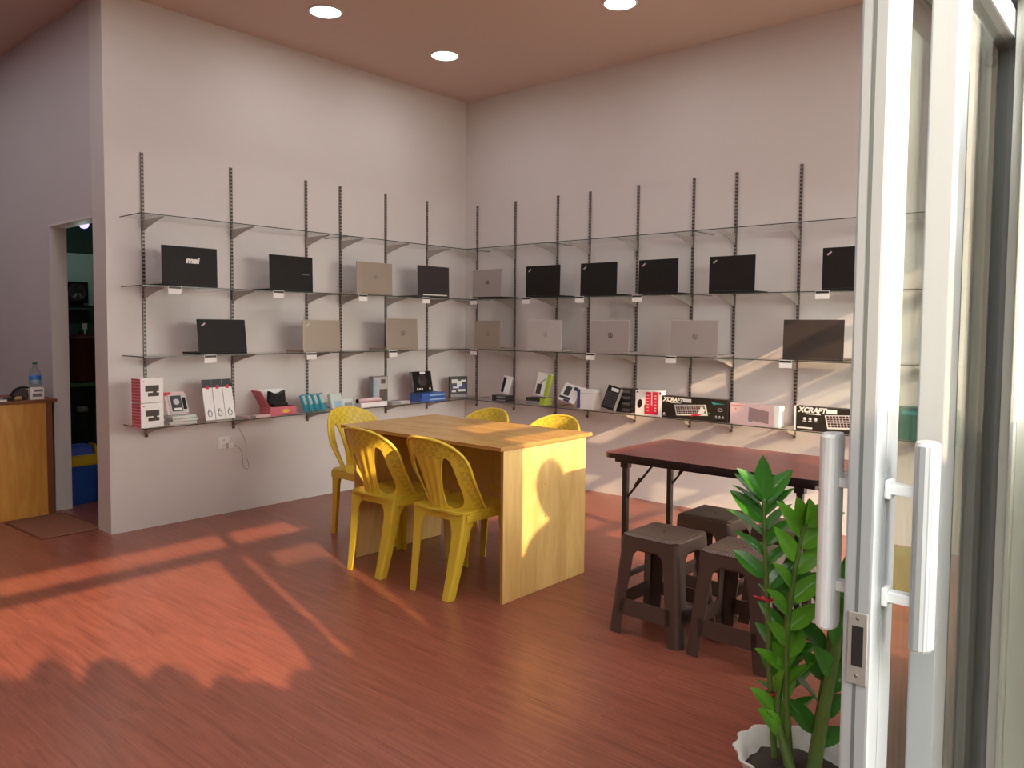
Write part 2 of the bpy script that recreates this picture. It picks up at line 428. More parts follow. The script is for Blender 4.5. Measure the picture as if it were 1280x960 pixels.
# groove down the middle of the leading edge
obj('edge_groove', B(4.806, 4.811, -4.0665, -4.06, .04, 1.98), GASK, door)
obj('glass_pane', B(4.806, 4.812, -3.95, -3.28, .13, 1.93), DGLASS, door)
bm = NB()
bm_box(bm, 4.799, 4.806, -3.955, -3.935, .13, 1.93); bm_box(bm, 4.812, 4.822, -3.955, -3.935, .13, 1.93)
obj('glazing_bead', bm, UPVCG, door)
for side, xc, yc in (('out', 4.879, -4.01), ('in', 4.752, -4.01)):
    sgn = 1 if side == 'out' else -1
    bm = NB()
    prof = []
    for k in range(20):
        a = 2*PI*k/20; prof.append((xc+.0215*math.cos(a)*(1 if sgn*math.cos(a) > 0 else .55), yc+.026*math.sin(a)))
    secs = [[(x, y, z) for x, y in prof] for z in (.893, 1.192)]
    ins = lambda s: [((x-xc)*s+xc, (y-yc)*s+yc) for x, y in prof]
    secs = [[(x, y, .889) for x, y in ins(.9)]]+[[(x, y, z) for x, y in prof] for z in (.893, 1.191)]+[[(x, y, 1.196) for x, y in ins(.86)]]
    bm_loft(bm, secs, smooth=False)
    h = obj('door_handle', bm, HANDLE if side == 'out' else HANDW, door)
    for zb in (1.121, .958):
        bm = NB(); x0, x1 = sorted((4.829 if sgn > 0 else 4.789, xc))
        bm_box(bm, x0, x1, yc-.010, yc+.010, zb-.008, zb+.008, bev=.002)
        e = 4.829 if sgn > 0 else 4.789
        bm_box(bm, min(e, e+sgn*.009), max(e, e+sgn*.009), yc-.014, yc+.014, zb-.015, zb+.013, bev=.003)
        obj('bracket', bm, HANDW, h)
bm = NB()
bm_box(bm, 4.797, 4.8255, -4.0695, -4.066, .833, .941, bev=.0015)
lp = obj('lock_plate', bm, CHROME, door)
obj('strike_slot', B(4.804, 4.820, -4.0702, -4.0692, .861, .921), DARK, lp)
for z in (.932, .846):
    bm = NB(); bm_lathe(bm, [(.0035, -.0015), (.003, 0), (0, .0003)], 12, axis='y'); 
    for v in bm.verts: v.co.y = -v.co.y
    obj('screw', bm, STEEL, lp, loc=(4.8115, -4.0695, z))
# the second, outer sash that the door slides behind
bm = NB()
bm_box(bm, 4.842, 4.882, -3.905, -3.838, .03, 1.985, bev=.003)
bm_box(bm, 4.848, 4.874, -3.84, -3.79, .03, 1.985, bev=.003)
bm_box(bm, 4.842, 4.882, -3.84, -3.37, 1.93, 1.985, bev=.004)
bm_box(bm, 4.842, 4.882, -3.84, -3.37, .03, .13, bev=.004)
bm_box(bm, 4.842, 4.882, -3.38, -3.30, .03, 1.985, bev=.004)
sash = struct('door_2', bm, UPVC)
obj('glass_pane', B(4.858, 4.864, -3.80, -3.38, .13, 1.93), DGLASS, sash)
obj('gasket', B(4.855, 4.8735, -3.792, -3.782, .13, 1.93), GASK, sash)
# outer frame post with its stepped profile
bm = NB()
bm_box(bm, 4.883, 4.902, -3.44, -3.34, 0, 2.05, bev=.002)
bm_box(bm, 4.902, 4.910, -3.46, -3.34, 0, 2.05, bev=.002)
bm_box(bm, 4.910, 4.96, -3.43, -3.34, 0, 2.05, bev=.002)
struct('trim_jamb', bm, UPVCG)
struct('trim_sill', B(4.77, 4.97, -5.3, -2.92, -.02, .03, bev=.004), UPVCG)

# ground outside, with an added wall and awning cutting skylight
struct('wall_sky_blocker', B(5.2, 12, -8.0, -7.8, -.1, 2.2), CONC)  # unseen neighbour wall added to keep side skylight off the door
struct('trim_sky_blocker', B(XF+.05, 5.4, -7.6, 0, 2.72, 2.78), UPVC)  # unseen awning added to dim high skylight on the door
struct('ground', B(XF+.05, 40, -30, 25, -.12, -.04), CONC)

# ------------------------------------------------------------------ recessed ceiling lights
def downlight(x, y, label):
    t = thing('ceiling_light', label, 'ceiling light', (x, y, H), 0, 'recessed ceiling lights')
    bm = NB(); bm_lathe(bm, [(.112, 0), (.112, -.006), (.104, -.010), (.098, -.008), (.098, 0)], 40)
    obj('trim_ring', bm, WHT, t)
    bm = NB(); bm_lathe(bm, [(.097, -.002), (.097, -.006), (.05, -.0072), (0, -.0075)], 40)
    obj('diffuser', bm, LAMPM, t)
    l = bpy.data.lights.new('lamp', 'AREA'); l.shape = 'DISK'; l.size = .18; l.energy = LAMP_W; l.color = (.98, .97, 1)
    lo = bpy.data.objects.new('lamp', l); COL.objects.link(lo); lo.parent = t; lo.location = (0, 0, -.02)
LAMP_W = 3.1
downlight(.776, -2.114, 'round white recessed ceiling light farther from the corner along the left wall')
downlight(.778, -1.026, 'round white recessed light nearest the inner corner of the room')
downlight(2.339, -.989, 'round white recessed light cut by the top edge, nearest the right wall')

for (x, y, l) in [(2.339, -2.10, 'second from the right wall'), (3.90, -.99, 'near the glass front by the right wall'), (3.90, -2.10, 'near the glass front, over the folding table'),  # lights out of view, added for more light in the room
                  (.776, -3.6, 'over the floor in front of the doorway'), (2.339, -3.6, 'over the open floor'), (3.90, -3.6, 'just inside the sliding door'),
                  (.776, -5.2, 'over the dark end of the floor'), (2.339, -5.2, 'over the floor beside the entrance'), (-1.4, -4.4, 'over the plywood counter'), (-.35, -4.4, 'by the doorway mat, added for the side wall'), (-2.5, -4.4, 'at the far left, added for the side wall')]:
    downlight(x, y, 'unseen round white recessed ceiling light '+l)
# ------------------------------------------------------------------ slotted uprights with shelf brackets
LZ = [2.03, 1.591, 1.151, .707]       # top surface of the glass
GT = .006
def make_upright():
    t = thing('shelf_upright', '', 'upright', (0, 0, 0), 0, 'slotted steel uprights')
    bm = NB()
    bm_box(bm, -.009, .009, 0, .003, .605, 2.457)
    bm_box(bm, -.009, -.007, .003, .012, .605, 2.457); bm_box(bm, .007, .009, .003, .012, .605, 2.457)
    bm_box(bm, -.007, .007, .010, .012, .605, 2.457, mat=1)
    obj('rail', bm, [STEEL, SLOT], t)
    for z in LZ:
        zz = z-GT
        poly = [(.010, -.074), (.03, -.069), (.09, -.050), (.17, -.030), (.25, -.014), (.305, -.006), (.305, 0), (.010, 0)]
        bm = NB(); bm_prism(bm, poly, (.004, 0, 0), (-.002, 0, zz), (0, 1, 0), (0, 0, 1))
        bm_box(bm, -.006, .006, .25, .30, zz-.0012, zz)
        obj('bracket', bm, BRKT, t)
    register(t); return t
up0 = make_upright(); first = True
def place_up(loc, rz, label):
    global first
    if first:
        up0.location = loc; up0.rotation_euler = (0, 0, rz); up0['label'] = label; first = False
    else: dup(up0, loc, rz, label)
ordn = ['first', 'second', 'third', 'fourth', 'fifth', 'sixth', 'seventh', 'eighth', 'ninth', 'tenth']
for i, y in enumerate((-2.99, -2.37, -1.75, -1.431, -.966, -.493)):
    place_up((0, y, 0), -PI/2, 'slotted steel upright on the left wall, %s from its free end' % ordn[i])
for i, x in enumerate((.16, .624, 1.096, 1.428, 1.885, 2.362, 2.696, 3.156, 3.62, 3.96)):
    place_up((x, 0, 0), PI, 'slotted steel upright on the right wall, %s from the inner corner' % ordn[i])

# ------------------------------------------------------------------ glass shelves
D0, D1 = .016, .33
lev = ['topmost', 'second', 'third', 'lowest']
def shelf(x0, x1, y0, y1, z, label):
    bm = B(x0, x1, y0, y1, z-GT, z, mat=1)
    bm.normal_update()
    for f in bm.faces:
        if abs(f.normal.z) > .5 or f.calc_center_median().x < .02 or f.calc_center_median().y > -.02: f.material_index = 0
    tag(obj('glass_shelf', bm, [GLASS, GEDGE]), label, 'shelf', 'glass display shelves')
for z, n in zip(LZ, lev):
    shelf(D0, D1, -3.14, -1.592, z, n+' glass shelf on the left wall, the panel at its free end')
    shelf(D0, D1, -1.588, -.012, z, n+' glass shelf on the left wall, the panel reaching the inner corner')
    shelf(D1+.003, 1.262, -D1, -D0, z, n+' glass shelf on the right wall, the panel next to the inner corner')
    shelf(1.266, 2.528, -D1, -D0, z, n+' glass shelf on the right wall, the middle panel')
    shelf(2.532, 3.80, -D1, -D0, z, n+' glass shelf on the right wall, the panel behind the folding table')
    shelf(3.804, 4.70, -D1, -D0, z, n+' glass shelf on the right wall, the end panel behind the sliding door')

# ------------------------------------------------------------------ laptops
def diag_mark(w, h):      # small slanted bar badge
    bm = NB(); bm_box(bm, -.016, .016, -.0006, 0, -.005, .005, mtx=Matrix.Rotation(math.radians(-38), 4, 'Y')); return bm
def ring_mark(r, kind):
    bm = NB(); n = 28
    bm_tube(bm, [(r*math.cos(2*PI*k/n), -.0005, r*math.sin(2*PI*k/n)) for k in range(n)], r*.11, 6, close=True)
    if kind == 'bars':
        for x, a, b in ((-r*.25, -.2, .75), (r*.25, -.75, .2)):
            bm_tube(bm, [(x-r*.12, -.0005, r*a-.2*r), (x+r*.12, -.0005, r*b+.1*r)], r*.09, 6)
        bm_tube(bm, [(-r*.1, -.0005, r*.15), (r*.12, -.0005, r*.1)], r*.08, 6)
    else:
        bm_tube(bm, [(-r*.6, -.0005, 0), (r*.6, -.0005, 0)], r*.11, 6); bm_tube(bm, [(0, -.0005, -r*.4), (0, -.0005, r*.4)], r*.11, 6)
    return bm
def laptop(loc, rz, w, h, lid_m, logo, logo_m, lean, label, base_m=None, strip=False, roll=0):
    """hinge line on local X at y=0, keyboard deck runs to +Y (towards the wall), lid stands up and shows its back to -Y"""
    t = thing('laptop', label, 'laptop', loc, rz, 'laptops on the shelves')
    base_m = base_m or lid_m
    d = w*.67
    bm = NB(); bm_box(bm, -w/2, w/2, -.004, d, .002, .016, bev=.004)
    base = obj('base', bm, base_m, t)
    bm = NB()
    nx, ny = 13, 5
    for i in range(nx):
        for j in range(ny):
            kx = -w*.43+i*w*.86/nx; ky = d*.12+j*d*.42/ny
            bm_box(bm, kx+.001, kx+w*.86/nx-.002, ky+.001, ky+d*.42/ny-.002, .0155, .0172)
    obj('keyboard', bm, BLKG, base)
    obj('touchpad', B(-w*.14, w*.14, d*.63, d*.93, .0155, .0165), BLKG, base)
    M_ = Matrix.Translation((0, .004, .014)) @ Matrix.Rotation(-lean, 4, 'X')
    bm = NB(); bm_box(bm, -w/2, w/2, -.007, 0, .002, h, bev=.003)
    lid = obj('lid', bm, lid_m, t); lid.matrix_local = M_
    obj('screen', B(-w/2+.008, w/2-.008, -.0005, .0008, .014, h-.008), SCREEN, lid)
    bm = NB(); bm_tube(bm, [(-w*.36, .002, .012), (w*.36, .002, .012)], .006, 8); obj('hinge', bm, BLKG, t)
    if strip: obj('hinge_strip', B(-w*.34, w*.42, -.0085, -.0065, .004, .013), WHTP, lid)
    if logo == 'letters':
        bm = text_bm('msi', .05, .001, .15, .003)
        bm.transform(Matrix.Rotation(PI/2, 4, 'X')); bm.transform(Matrix.Scale(1.25, 4, (1, 0, 0)))
        obj('logo', bm, logo_m, lid, loc=(.015, -.0075, h*.64))
    elif logo == 'diag': obj('logo', diag_mark(w, h), logo_m, lid, loc=(-w/2+.042, -.0072, h-.036))
    elif logo in ('bars', 'cross'): obj('logo', ring_mark(.019 if logo == 'bars' else .014, logo), logo_m, lid, loc=(.01, -.0072, h*.53))
    elif logo == 'bar': obj('logo', B(-.03, .03, -.0008, 0, -.0022, .0022), logo_m, lid, loc=(w*.33, -.0072, h*.46))
    return t
S2, S3 = LZ[1], LZ[2]
HX = .295
GREYM = plain('dim_badge', srgb(120, 116, 114), .4, .4)
BLKM = plain('dark_badge', srgb(40, 36, 36), .4)
RB = plain('red_badge', srgb(190, 170, 168), .4)
def lapL(y0, y1, z, h, *a, **k): return laptop((HX, (y0+y1)/2, z), PI/2, y1-y0, h, *a, **k)
def lapR(x0, x1, z, h, *a, **k): return laptop(((x0+x1)/2, -HX, z), 0, x1-x0, h, *a, **k)
lapL(-3.004, -2.635, S2, .243, BLK, 'letters', WHTP, .02, 'black laptop with three white letters on its lid, upper laptop row')
lapL(-2.247, -1.892, S2, .240, BLK, 'bar', GREYM, .02, 'black laptop with a faint line on its lid, second from the free end, upper row')
lapL(-1.492, -1.137, S2, .243, SILV2, 'cross', GREYM, .02, 'warm silver laptop on the left wall, the only silver one of its upper row')
lapL(-.863, -.499, S2, .252, plain('dark_brown_lid', srgb(52, 44, 46), .4), None, None, .02, 'dark brown laptop with a pale hinge strip at its lower edge', strip=True)
lapR(.381, .721, S2, .238, SILV, 'cross', BLKM, .02, 'silver laptop with a dark round badge, just right of the inner corner, upper row', base_m=BLK)
lapR(.993, 1.348, S2, .245, BLK, 'diag', RB, .02, 'black laptop with corner badge, first black one right of the inner corner')
lapR(1.550, 1.888, S2, .243, BLK, 'diag', RB, .02, 'black laptop with corner badge, second black one right of the inner corner')
lapR(2.079, 2.403, S2, .243, BLK, 'diag', RB, .02, 'black laptop with corner badge, third black one right of the inner corner')
lapR(2.644, 2.974, S2, .239, BLK, 'diag', RB, .02, 'black laptop with corner badge, fourth black one right of the inner corner')
lapR(3.412, 3.765, S2, .255, BLK, 'diag', RB, .02, 'black laptop with corner badge partly hidden by the sliding door')
lapL(-2.768, -2.425, S3, .222, BLK, 'diag', RB, .14, 'black laptop tilted back on the lower left row, alone above the white cable packs')
lapL(-1.978, -1.65, S3, .224, SILV2, 'diag', SILVL, .03, 'silver laptop in the middle of the lower left row')
lapL(-1.197, -.859, S3, .242, SILV2, 'bars', GREYM, .06, 'silver laptop on the lower left row, the one nearest the inner corner')
lapR(.408, .713, S3, .235, SILV2, 'bars', GREYM, .02, 'small beige silver laptop on the lower right row beside the inner corner')
lapR(1.019, 1.371, S3, .243, SILVL, 'bars', SILV, .02, 'pale silver laptop with an almost invisible badge, second on the lower right row')
lapR(1.654, 2.003, S3, .240, SILV, 'bars', BLKM, .02, 'silver laptop with a dark round badge, third on the lower right row')
lapR(2.357, 2.721, S3, .243, SILV, 'bars', GREYM, .02, 'wide silver laptop with a grey round badge, fourth on the lower right row')
lapR(3.175, 3.557, S3, .248, plain('grey_black_lid', srgb(58, 50, 46), .35), 'bars', BLKM, .02, 'large dark laptop with rounded lid above the keyboard cartons')

# ------------------------------------------------------------------ price tags clipped on the shelf edges
def make_tag():
    t = thing('price_tag', '', 'price tag', (0, 0, 0), 0, 'price tags on the shelf edges')
    bm = NB()
    bm_box(bm, -.042, .042, -.0012, 0, -.050, .001); bm_box(bm, -.042, .042, -.0012, .03, 0, .001)
    obj('card', bm, PAPER, t)
    obj('printed_stripe', B(-.040, .040, -.0018, -.0012, -.016, -.002), BLKM, t)
    register(t); return t
tag0 = make_tag(); tfirst = [True]
def ptag(loc, rz, label):
    if tfirst[0]:
        tag0.location = loc; tag0.rotation_euler = (0, 0, rz); tag0['label'] = label; tfirst[0] = False
    else: dup(tag0, loc, rz, label)
E1 = D1+.0015
for y, z, l in [(-2.94, S2, 'under the black laptop with white letters'), (-2.20, S2, 'under the black laptop with the faint line'),
                (-1.46, S2, 'under the warm silver laptop, upper left row'), (-.80, S2, 'under the dark brown laptop with hinge strip'),
                (-2.71, S3, 'under the black laptop tilted back'), (-1.93, S3, 'under the middle laptop, lower left row'),
                (-1.16, S3, 'under the silver laptop nearest the inner corner')]:
    ptag((E1, y, z), PI/2, 'white price tag with black stripe '+l)
for x, z, l in [(.43, S2, 'under the silver laptop by the corner'), (1.03, S2, 'under the first black laptop right of the corner'),
                (1.57, S2, 'under the second black laptop right of the corner'), (2.09, S2, 'under the third black laptop right of the corner'),
                (3.43, S2, 'under the black laptop beside the sliding door'), (.43, S3, 'under the small beige silver laptop'),
                (1.68, S3, 'under the silver laptop with dark round badge'), (2.38, S3, 'under the wide silver laptop'), (3.21, S3, 'under the large dark laptop')]:
    ptag((x, -E1, z), 0, 'white price tag with black stripe '+l)

# ------------------------------------------------------------------ goods on the lowest shelves
SB = LZ[3]
def lay(kind):
    """frame of a shelf item: +X to the viewer's right, -Y to the viewer, +Z up"""
    return PI/2 if kind == 'L' else 0
def at(kind, s, d): return (d, s, SB) if kind == 'L' else (s, -d, SB)
def item(name, label, cat, kind, s, d, dz=0, group='goods on the lowest shelf', yaw=0):
    p = at(kind, s, d); return thing(name, label, cat, (p[0], p[1], p[2]+dz), lay(kind)+yaw, group)
def leanM(a, z=0, y=0): return Matrix.Translation((0, y, z)) @ Matrix.Rotation(-a, 4, 'X')

# two headset boxes, pink spine
for k, l in ((0, 'lower white and pink gadget box of the stacked pair at the left shelf end'), (1, 'upper white and pink gadget box of the stacked pair at the left shelf end')):
    t = item('gadget_box', l, 'box', 'L', -3.085, .25, .155*k, 'stacked gadget boxes', yaw=.12)
    obj('carton', B(-.075, .075, -.05, .05, 0, .152, bev=.0015), PAPER, t)
    obj('spine_panel', B(-.0765, -.0748, -.049, .049, .002, .150), stripes('pink_spine_%d' % k, srgb(198, 84, 100), srgb(224, 150, 156), 'Z', .019, .35, .5), t)
    bm = NB(); bm_box(bm, -.045, .045, -.0512, -.0498, .07, .108, bev=.0004); bm_box(bm, -.028, .045, -.0514, -.0498, .04, .062, bev=.0004)
    bm_box(bm, .005, .03, -.0513, -.0498, .055, .08)
    obj('printed_picture', bm, plain('dark_brown_print', srgb(66, 54, 44), .5, noise=.3, nscale=70), t)
    obj('logo', B(-.062, -.052, -.0512, -.0498, .13, .138), PINK, t)
# hard disk caddies
for k, l in enumerate(('lowest', 'middle', 'top')):
    t = item('caddy_box', l+' flat clear drive caddy pack lying in the stack under the leaning one', 'box', 'L', -2.872+.012*(k % 2), .235, .019*k, 'drive caddy packs', yaw=.1*(k-1))
    obj('blister', B(-.085, .085, -.055, .055, 0, .017, bev=.003), CLEAR, t)
    obj('insert_card', B(-.082, .02, -.0555, .05, .003, .008), PINKL, t)
t = item('caddy_box', 'hard drive caddy pack leaning up on its stack', 'box', 'L', -2.875, .225, .058, 'drive caddy packs')
M_ = leanM(.42)
def prt(nm, bm, m, par=None):
    bm.transform(M_); return obj(nm, bm, m, par or t)
prt('backing_card', B(-.075, .06, -.008, .0, 0, .155, bev=.001), PINKL)
prt('frame', B(-.055, .065, -.014, -.008, .006, .135, bev=.001), SILVL)
prt('drive', B(-.042, .028, -.018, -.013, .018, .125, bev=.001), BLKG)
bm = NB(); bm_lathe(bm, [(.02, 0), (.019, .0015), (0, .0015)], 20, axis='y'); bm.transform(Matrix.Translation((-.008, -.0185, .082))); 
prt('disk_hub', bm, SILVL)
prt('caddy_bar', B(.034, .056, -.017, -.012, .03, .11), BLK)
prt('label_strip', B(-.03, .022, -.0185, -.0175, .024, .04), WHTP)
prt('red_corner', B(-.074, -.03, -.0095, -.0075, .13, .154), RED)
# three cable packs
for k, l in enumerate(('left', 'middle', 'right')):
    t = item('cable_pack', 'white cable pack with a black header, %s one of the three side by side' % l, 'cable pack', 'L', -2.665+.072*k, .235, 0, 'white cable packs')
    M_ = leanM(.22)
    prt('card', B(-.034, .034, -.008, 0, .002, .255, bev=.001), PAPER)
    prt('header', B(-.0345, .0345, -.010, -.007, .222, .278), BLKM)
    prt('red_seal', B(-.011, .011, -.012, -.009, .213, .236, bev=.002), RED)
    bm = NB(); bm_tube(bm, [(.014*math.cos(a*.55), -.0095, .045+.02*math.sin(a*.55)) for a in range(14)], .0022, 6)
    bm_tube(bm, [(-.016, -.0095, .05), (-.004, -.0095, .078), (.008, -.0095, .06)], .002, 6)
    prt('printed_cable', bm, GREYM)
# open pink box with a black mouse stand
t = item('open_box', 'open pink box with flaps up and a black gadget inside', 'box', 'L', -2.145, .22, 0)
bm = NB()
bm_box(bm, -.105, .105, -.075, -.071, 0, .062); bm_box(bm, -.105, .105, .058, .062, 0, .062)
bm_box(bm, -.105, -.101, -.072, .06, 0, .062); bm_box(bm, .101, .105, -.072, .06, 0, .062); bm_box(bm, -.105, .105, -.075, .062, 0, .004)
obj('tray', bm, PINK, t)
bm = B(-.004, 0, -.07, .055, 0, .14); bm.transform(Matrix.Translation((-.103, 0, .062)) @ Matrix.Rotation(-.55, 4, 'Y') ); obj('side_flap', bm, PINK, t)
bm = B(-.10, .10, 0, .004, 0, .12); bm.transform(Matrix.Translation((0, .058, .062)) @ Matrix.Rotation(-.25, 4, 'X')); obj('lid_flap', bm, PAPER, t)
bm = NB()
bm_prism(bm, [(-.07, .06), (.07, .06), (.06, .17), (.02, .15), (-.02, .15), (-.06, .17)], (0, .035, 0), (0, .0, 0)); 
bm_box(bm, -.06, .06, -.045, .0, .058, .085, bev=.008)
obj('gadget', bm, BLK, t)
bm = NB(); bm_lathe(bm, [(.03, 0), (.028, .0015), (0, .0015)], 20, axis='y', fn=None); bm.transform(Matrix.Scale(.45, 4, (0, 0, 1))); bm.transform(Matrix.Translation((.02, -.0765, .03)))
obj('yellow_badge', bm, YELC, t)
t = item('flat_box', 'flat pink and white pack lying left of the open pink box', 'box', 'L', -2.345, .28, 0)
obj('card', B(-.085, .085, -.035, .035, 0, .016, bev=.002), PINKL, t)
obj('dark_print', B(-.08, -.03, -.0355, .02, .004, .0165), GREYM, t)
# teal packs leaning in a row
for k in range(4):
    t = item('teal_pack', 'teal blister pack, %s of the four leaning together' % ordn[k], 'blister pack', 'L', -1.90+.05*k, .235, 0, 'teal blister packs')
    bm = NB(); bm_box(bm, -.042, .042, -.010, .010, .004, .135, bev=.006)
    M2 = Matrix.Rotation(-.24, 4, 'Y') @ Matrix.Rotation(-.2, 4, 'X') @ Matrix.Rotation(.6, 4, 'Z')
    bm.transform(M2); obj('shell', bm, TEAL, t)
    bm = NB(); bm_box(bm, -.032, .032, -.0135, -.009, .055, .125, bev=.004); bm.transform(M2); obj('clear_window', bm, CLEAR, t)
for k, l in enumerate(('taller', 'shorter')):
    t = item('clear_pack', l+' clear blister pack between the teal packs and the flat pink carton', 'blister pack', 'L', -1.64+.10*k, .24, 0, 'clear blister packs')
    bm = NB(); bm_box(bm, -.055, .055, -.02, .02, .002, .125-.05*k, bev=.012); bm.transform(Matrix.Rotation(-.35, 4, 'X')); obj('shell', bm, CLEAR, t)
    bm = NB(); bm_box(bm, -.035, .035, -.024, -.018, .015, .06-.02*k, bev=.004); bm.transform(Matrix.Rotation(-.35, 4, 'X')); obj('insert', bm, BLUEF if k == 0 else GREYC, t)
t = item('flat_carton', 'flat pale carton with a dark round cap on its left end', 'box', 'L', -1.31, .25, 0)
obj('carton', B(-.14, .12, -.045, .045, 0, .036, bev=.002), PAPER, t)
obj('top_print', B(-.12, .07, -.035, .035, .0358, .0375), PINK, t)
bm = NB(); bm_tube(bm, [(-.14, 0, .05), (.06, .0, .055), (.10, 0, .05)], [.014, .018, .004], 12); obj('rolled_insert', bm, PINKL, t)
bm = NB(); bm_lathe(bm, [(.016, 0), (.016, .008), (0, .008)], 16, axis='x'); bm.transform(Matrix.Translation((-.149, 0, .05))); obj('cap', bm, BLK, t)
t = item('gadget_pack', 'tall silver pack with a dark picture, standing behind the flat silver box', 'box', 'L', -1.165, .16, 0)
obj('carton', B(-.082, .075, -.025, .025, 0, .23, bev=.002), GREYC, t)
bm = NB(); bm_box(bm, -.068, .07, -.0262, -.0248, .012, .222); obj('face_card', bm, SILVL, t)
bm = NB(); bm_box(bm, -.015, .066, -.0275, -.026, .012, .125); bm_box(bm, .0, .045, -.0275, -.026, .17, .205); obj('printed_picture', bm, plain('brown_grey_print', srgb(92, 82, 74), .5, noise=.2), t)
obj('printed_band', B(-.068, -.045, -.0272, -.026, .03, .2), BLUEF, t)
t = item('flat_box', 'flat silver box lying in front of the tall silver pack', 'box', 'L', -1.05, .25, 0)
obj('carton', B(-.09, .10, -.05, .05, 0, .028, bev=.003), SILVL, t); obj('top_print', B(-.05, .08, -.04, .03, .0275, .0295), GREYC, t); obj('front_print', B(-.085, .0, -.0512, -.0495, .006, .022), GREYC, t)
# tablet pack on two blue boxes
for k, l in enumerate(('lower', 'upper')):
    t = item('blue_box', l+' blue flat box of the pair under the black pack', 'box', 'L', -.69, .235, .037*k, 'blue flat boxes', yaw=.05*k)
    obj('carton', B(-.145, .14, -.075, .07, 0, .036, bev=.002), BLUE, t)
    obj('printed_band', B(-.05, .135, -.0762, -.0745, .012, .024), BLUEF, t)
t = item('black_pack', 'black square pack leaning on the two blue flat boxes', 'box', 'L', -.735, .21, .074)
M_ = leanM(.2)
prt('carton', B(-.115, .10, -.035, 0, .002, .178, bev=.002), BLK)
prt('spine', B(-.1165, -.1145, -.033, -.002, .006, .174), GREYC)
bm = NB(); bm_lathe(bm, [(.05, 0), (.045, .002), (0, .003)], 24, axis='y')
for v in bm.verts: v.co.y = -v.co.y
bm.transform(Matrix.Translation((-.01, -.0352, .10))); prt('printed_disc', bm, BLKG)
bm = NB()
for x in (-.075, -.05, -.025, .065): bm_box(bm, x-.008, x+.008, -.0362, -.0348, .018, .034)
prt('printed_icons', bm, WHTP)
prt('price_sticker', B(-.03, .03, -.0364, -.0348, .155, .175), PAPER)
t = item('gadget_pack', 'small blue black and white pack standing in the inner corner', 'box', 'L', -.27, .18, 0, yaw=-.35)
obj('carton', B(-.085, .085, -.02, .02, 0, .19, bev=.002), CARTON, t)
bm = NB()
for (x0, x1, z0, z1) in [(-.07, -.01, .13, .165), (-.02, .03, .10, .15), (-.06, .0, .085, .1), (-.01, .065, .055, .075), (.02, .07, .14, .16), (-.07, -.03, .05, .065)]:
    bm_box(bm, x0, x1, -.0212, -.0198, z0, z1)
obj('printed_picture', bm, WHTP, t); obj('blue_print', B(-.065, .06, -.0207, -.0198, .068, .12), NAVY, t); obj('foot_label', B(-.08, .08, -.0211, -.0198, .004, .03), GREYC, t)
# right wall
for k, l in enumerate(('lower', 'upper')):
    t = item('flat_box', l+' dark flat box under the slim leaning pack right of the corner', 'box', 'R', .70, .24, .027*k, 'dark flat boxes')
    obj('carton', B(-.085, .085, -.05, .05, 0, .025, bev=.002), CARTON, t); obj('printed_band', B(-.03, .07, -.0512, -.0495, .006, .018), GREYC, t)
t = item('slim_pack', 'slim white pack with a black bar leaning on two dark flat boxes', 'box', 'R', .70, .21, .055)
M_ = leanM(.2) @ Matrix.Rotation(.16, 4, 'Y')
prt('carton', B(-.05, .05, -.02, 0, .008, .16, bev=.002), PAPER); prt('black_bar', B(-.045, -.012, -.0213, -.019, .014, .145), BLK); prt('side_print', B(.03, .0512, -.018, -.002, .012, .155), GREYC)
for k, l in enumerate(('lower', 'upper')):
    t = item('flat_box', l+' grey and lime flat box under the leaning white and lime pack', 'box', 'R', 1.10, .24, .03*k, 'lime flat boxes', yaw=.06*k)
    obj('carton', B(-.095, .095, -.055, .055, 0, .029, bev=.002), GREYC if k == 0 else CARTON, t); obj('lime_end', B(.05, .0965, -.0562, .05, .002, .027), GREEN, t)
t = item('charger_pack', 'white and lime pack showing a grey charger, leaning on flat boxes', 'box', 'R', 1.11, .215, .06)
M_ = leanM(.18) @ Matrix.Rotation(.12, 4, 'Y')
prt('carton', B(-.07, .07, -.025, 0, .01, .20, bev=.002), PAPER); prt('lime_edge', B(.035, .0712, -.0263, -.001, .012, .195), GREEN)
prt('printed_charger', B(-.055, -.005, -.0265, -.0245, .02, .105, bev=.0005), BLKG)
bm = NB(); bm_tube(bm, [(-.02, -.0262, .105), (-.015, -.0262, .13), (.01, -.0262, .14), (.02, -.0262, .155)], .003, 6); prt('printed_cord', bm, BLKG)
t = item('white_pack', 'white pack with navy side and grey device pictures, tilted back', 'box', 'R', 1.39, .23, .018)
M_ = leanM(.5) @ Matrix.Rotation(.2, 4, 'Y')
prt('carton', B(-.09, .09, -.04, 0, .01, .165, bev=.002), PAPER)
bm = NB(); bm_box(bm, -.06, .0, -.0413, -.0395, .06, .14); bm_box(bm, -.085, .03, -.0413, -.0395, .03, .05); bm_box(bm, .02, .07, -.0413, -.0395, .12, .15); prt('printed_device', bm, BLKG)
prt('navy_print', B(-.03, .03, -.0416, -.0395, .012, .028), NAVY)
t = item('thin_pack', 'thin white pack with a navy spine standing right of the tilted one', 'box', 'R', 1.525, .22, 0, yaw=.1)
obj('carton', B(-.012, .012, -.05, .05, 0, .16, bev=.0015), PAPER, t); obj('spine', B(-.0125, .0125, -.0512, -.0495, .005, .155), NAVY, t)
t = item('white_box', 'plain white box standing left of the black calculators', 'box', 'R', 1.61, .22, 0)
obj('carton', B(-.065, .065, -.045, .045, 0, .155, bev=.002), PAPER, t); obj('lid_seam', B(-.066, .066, -.0457, .0457, .125, .127), GREYC, t)
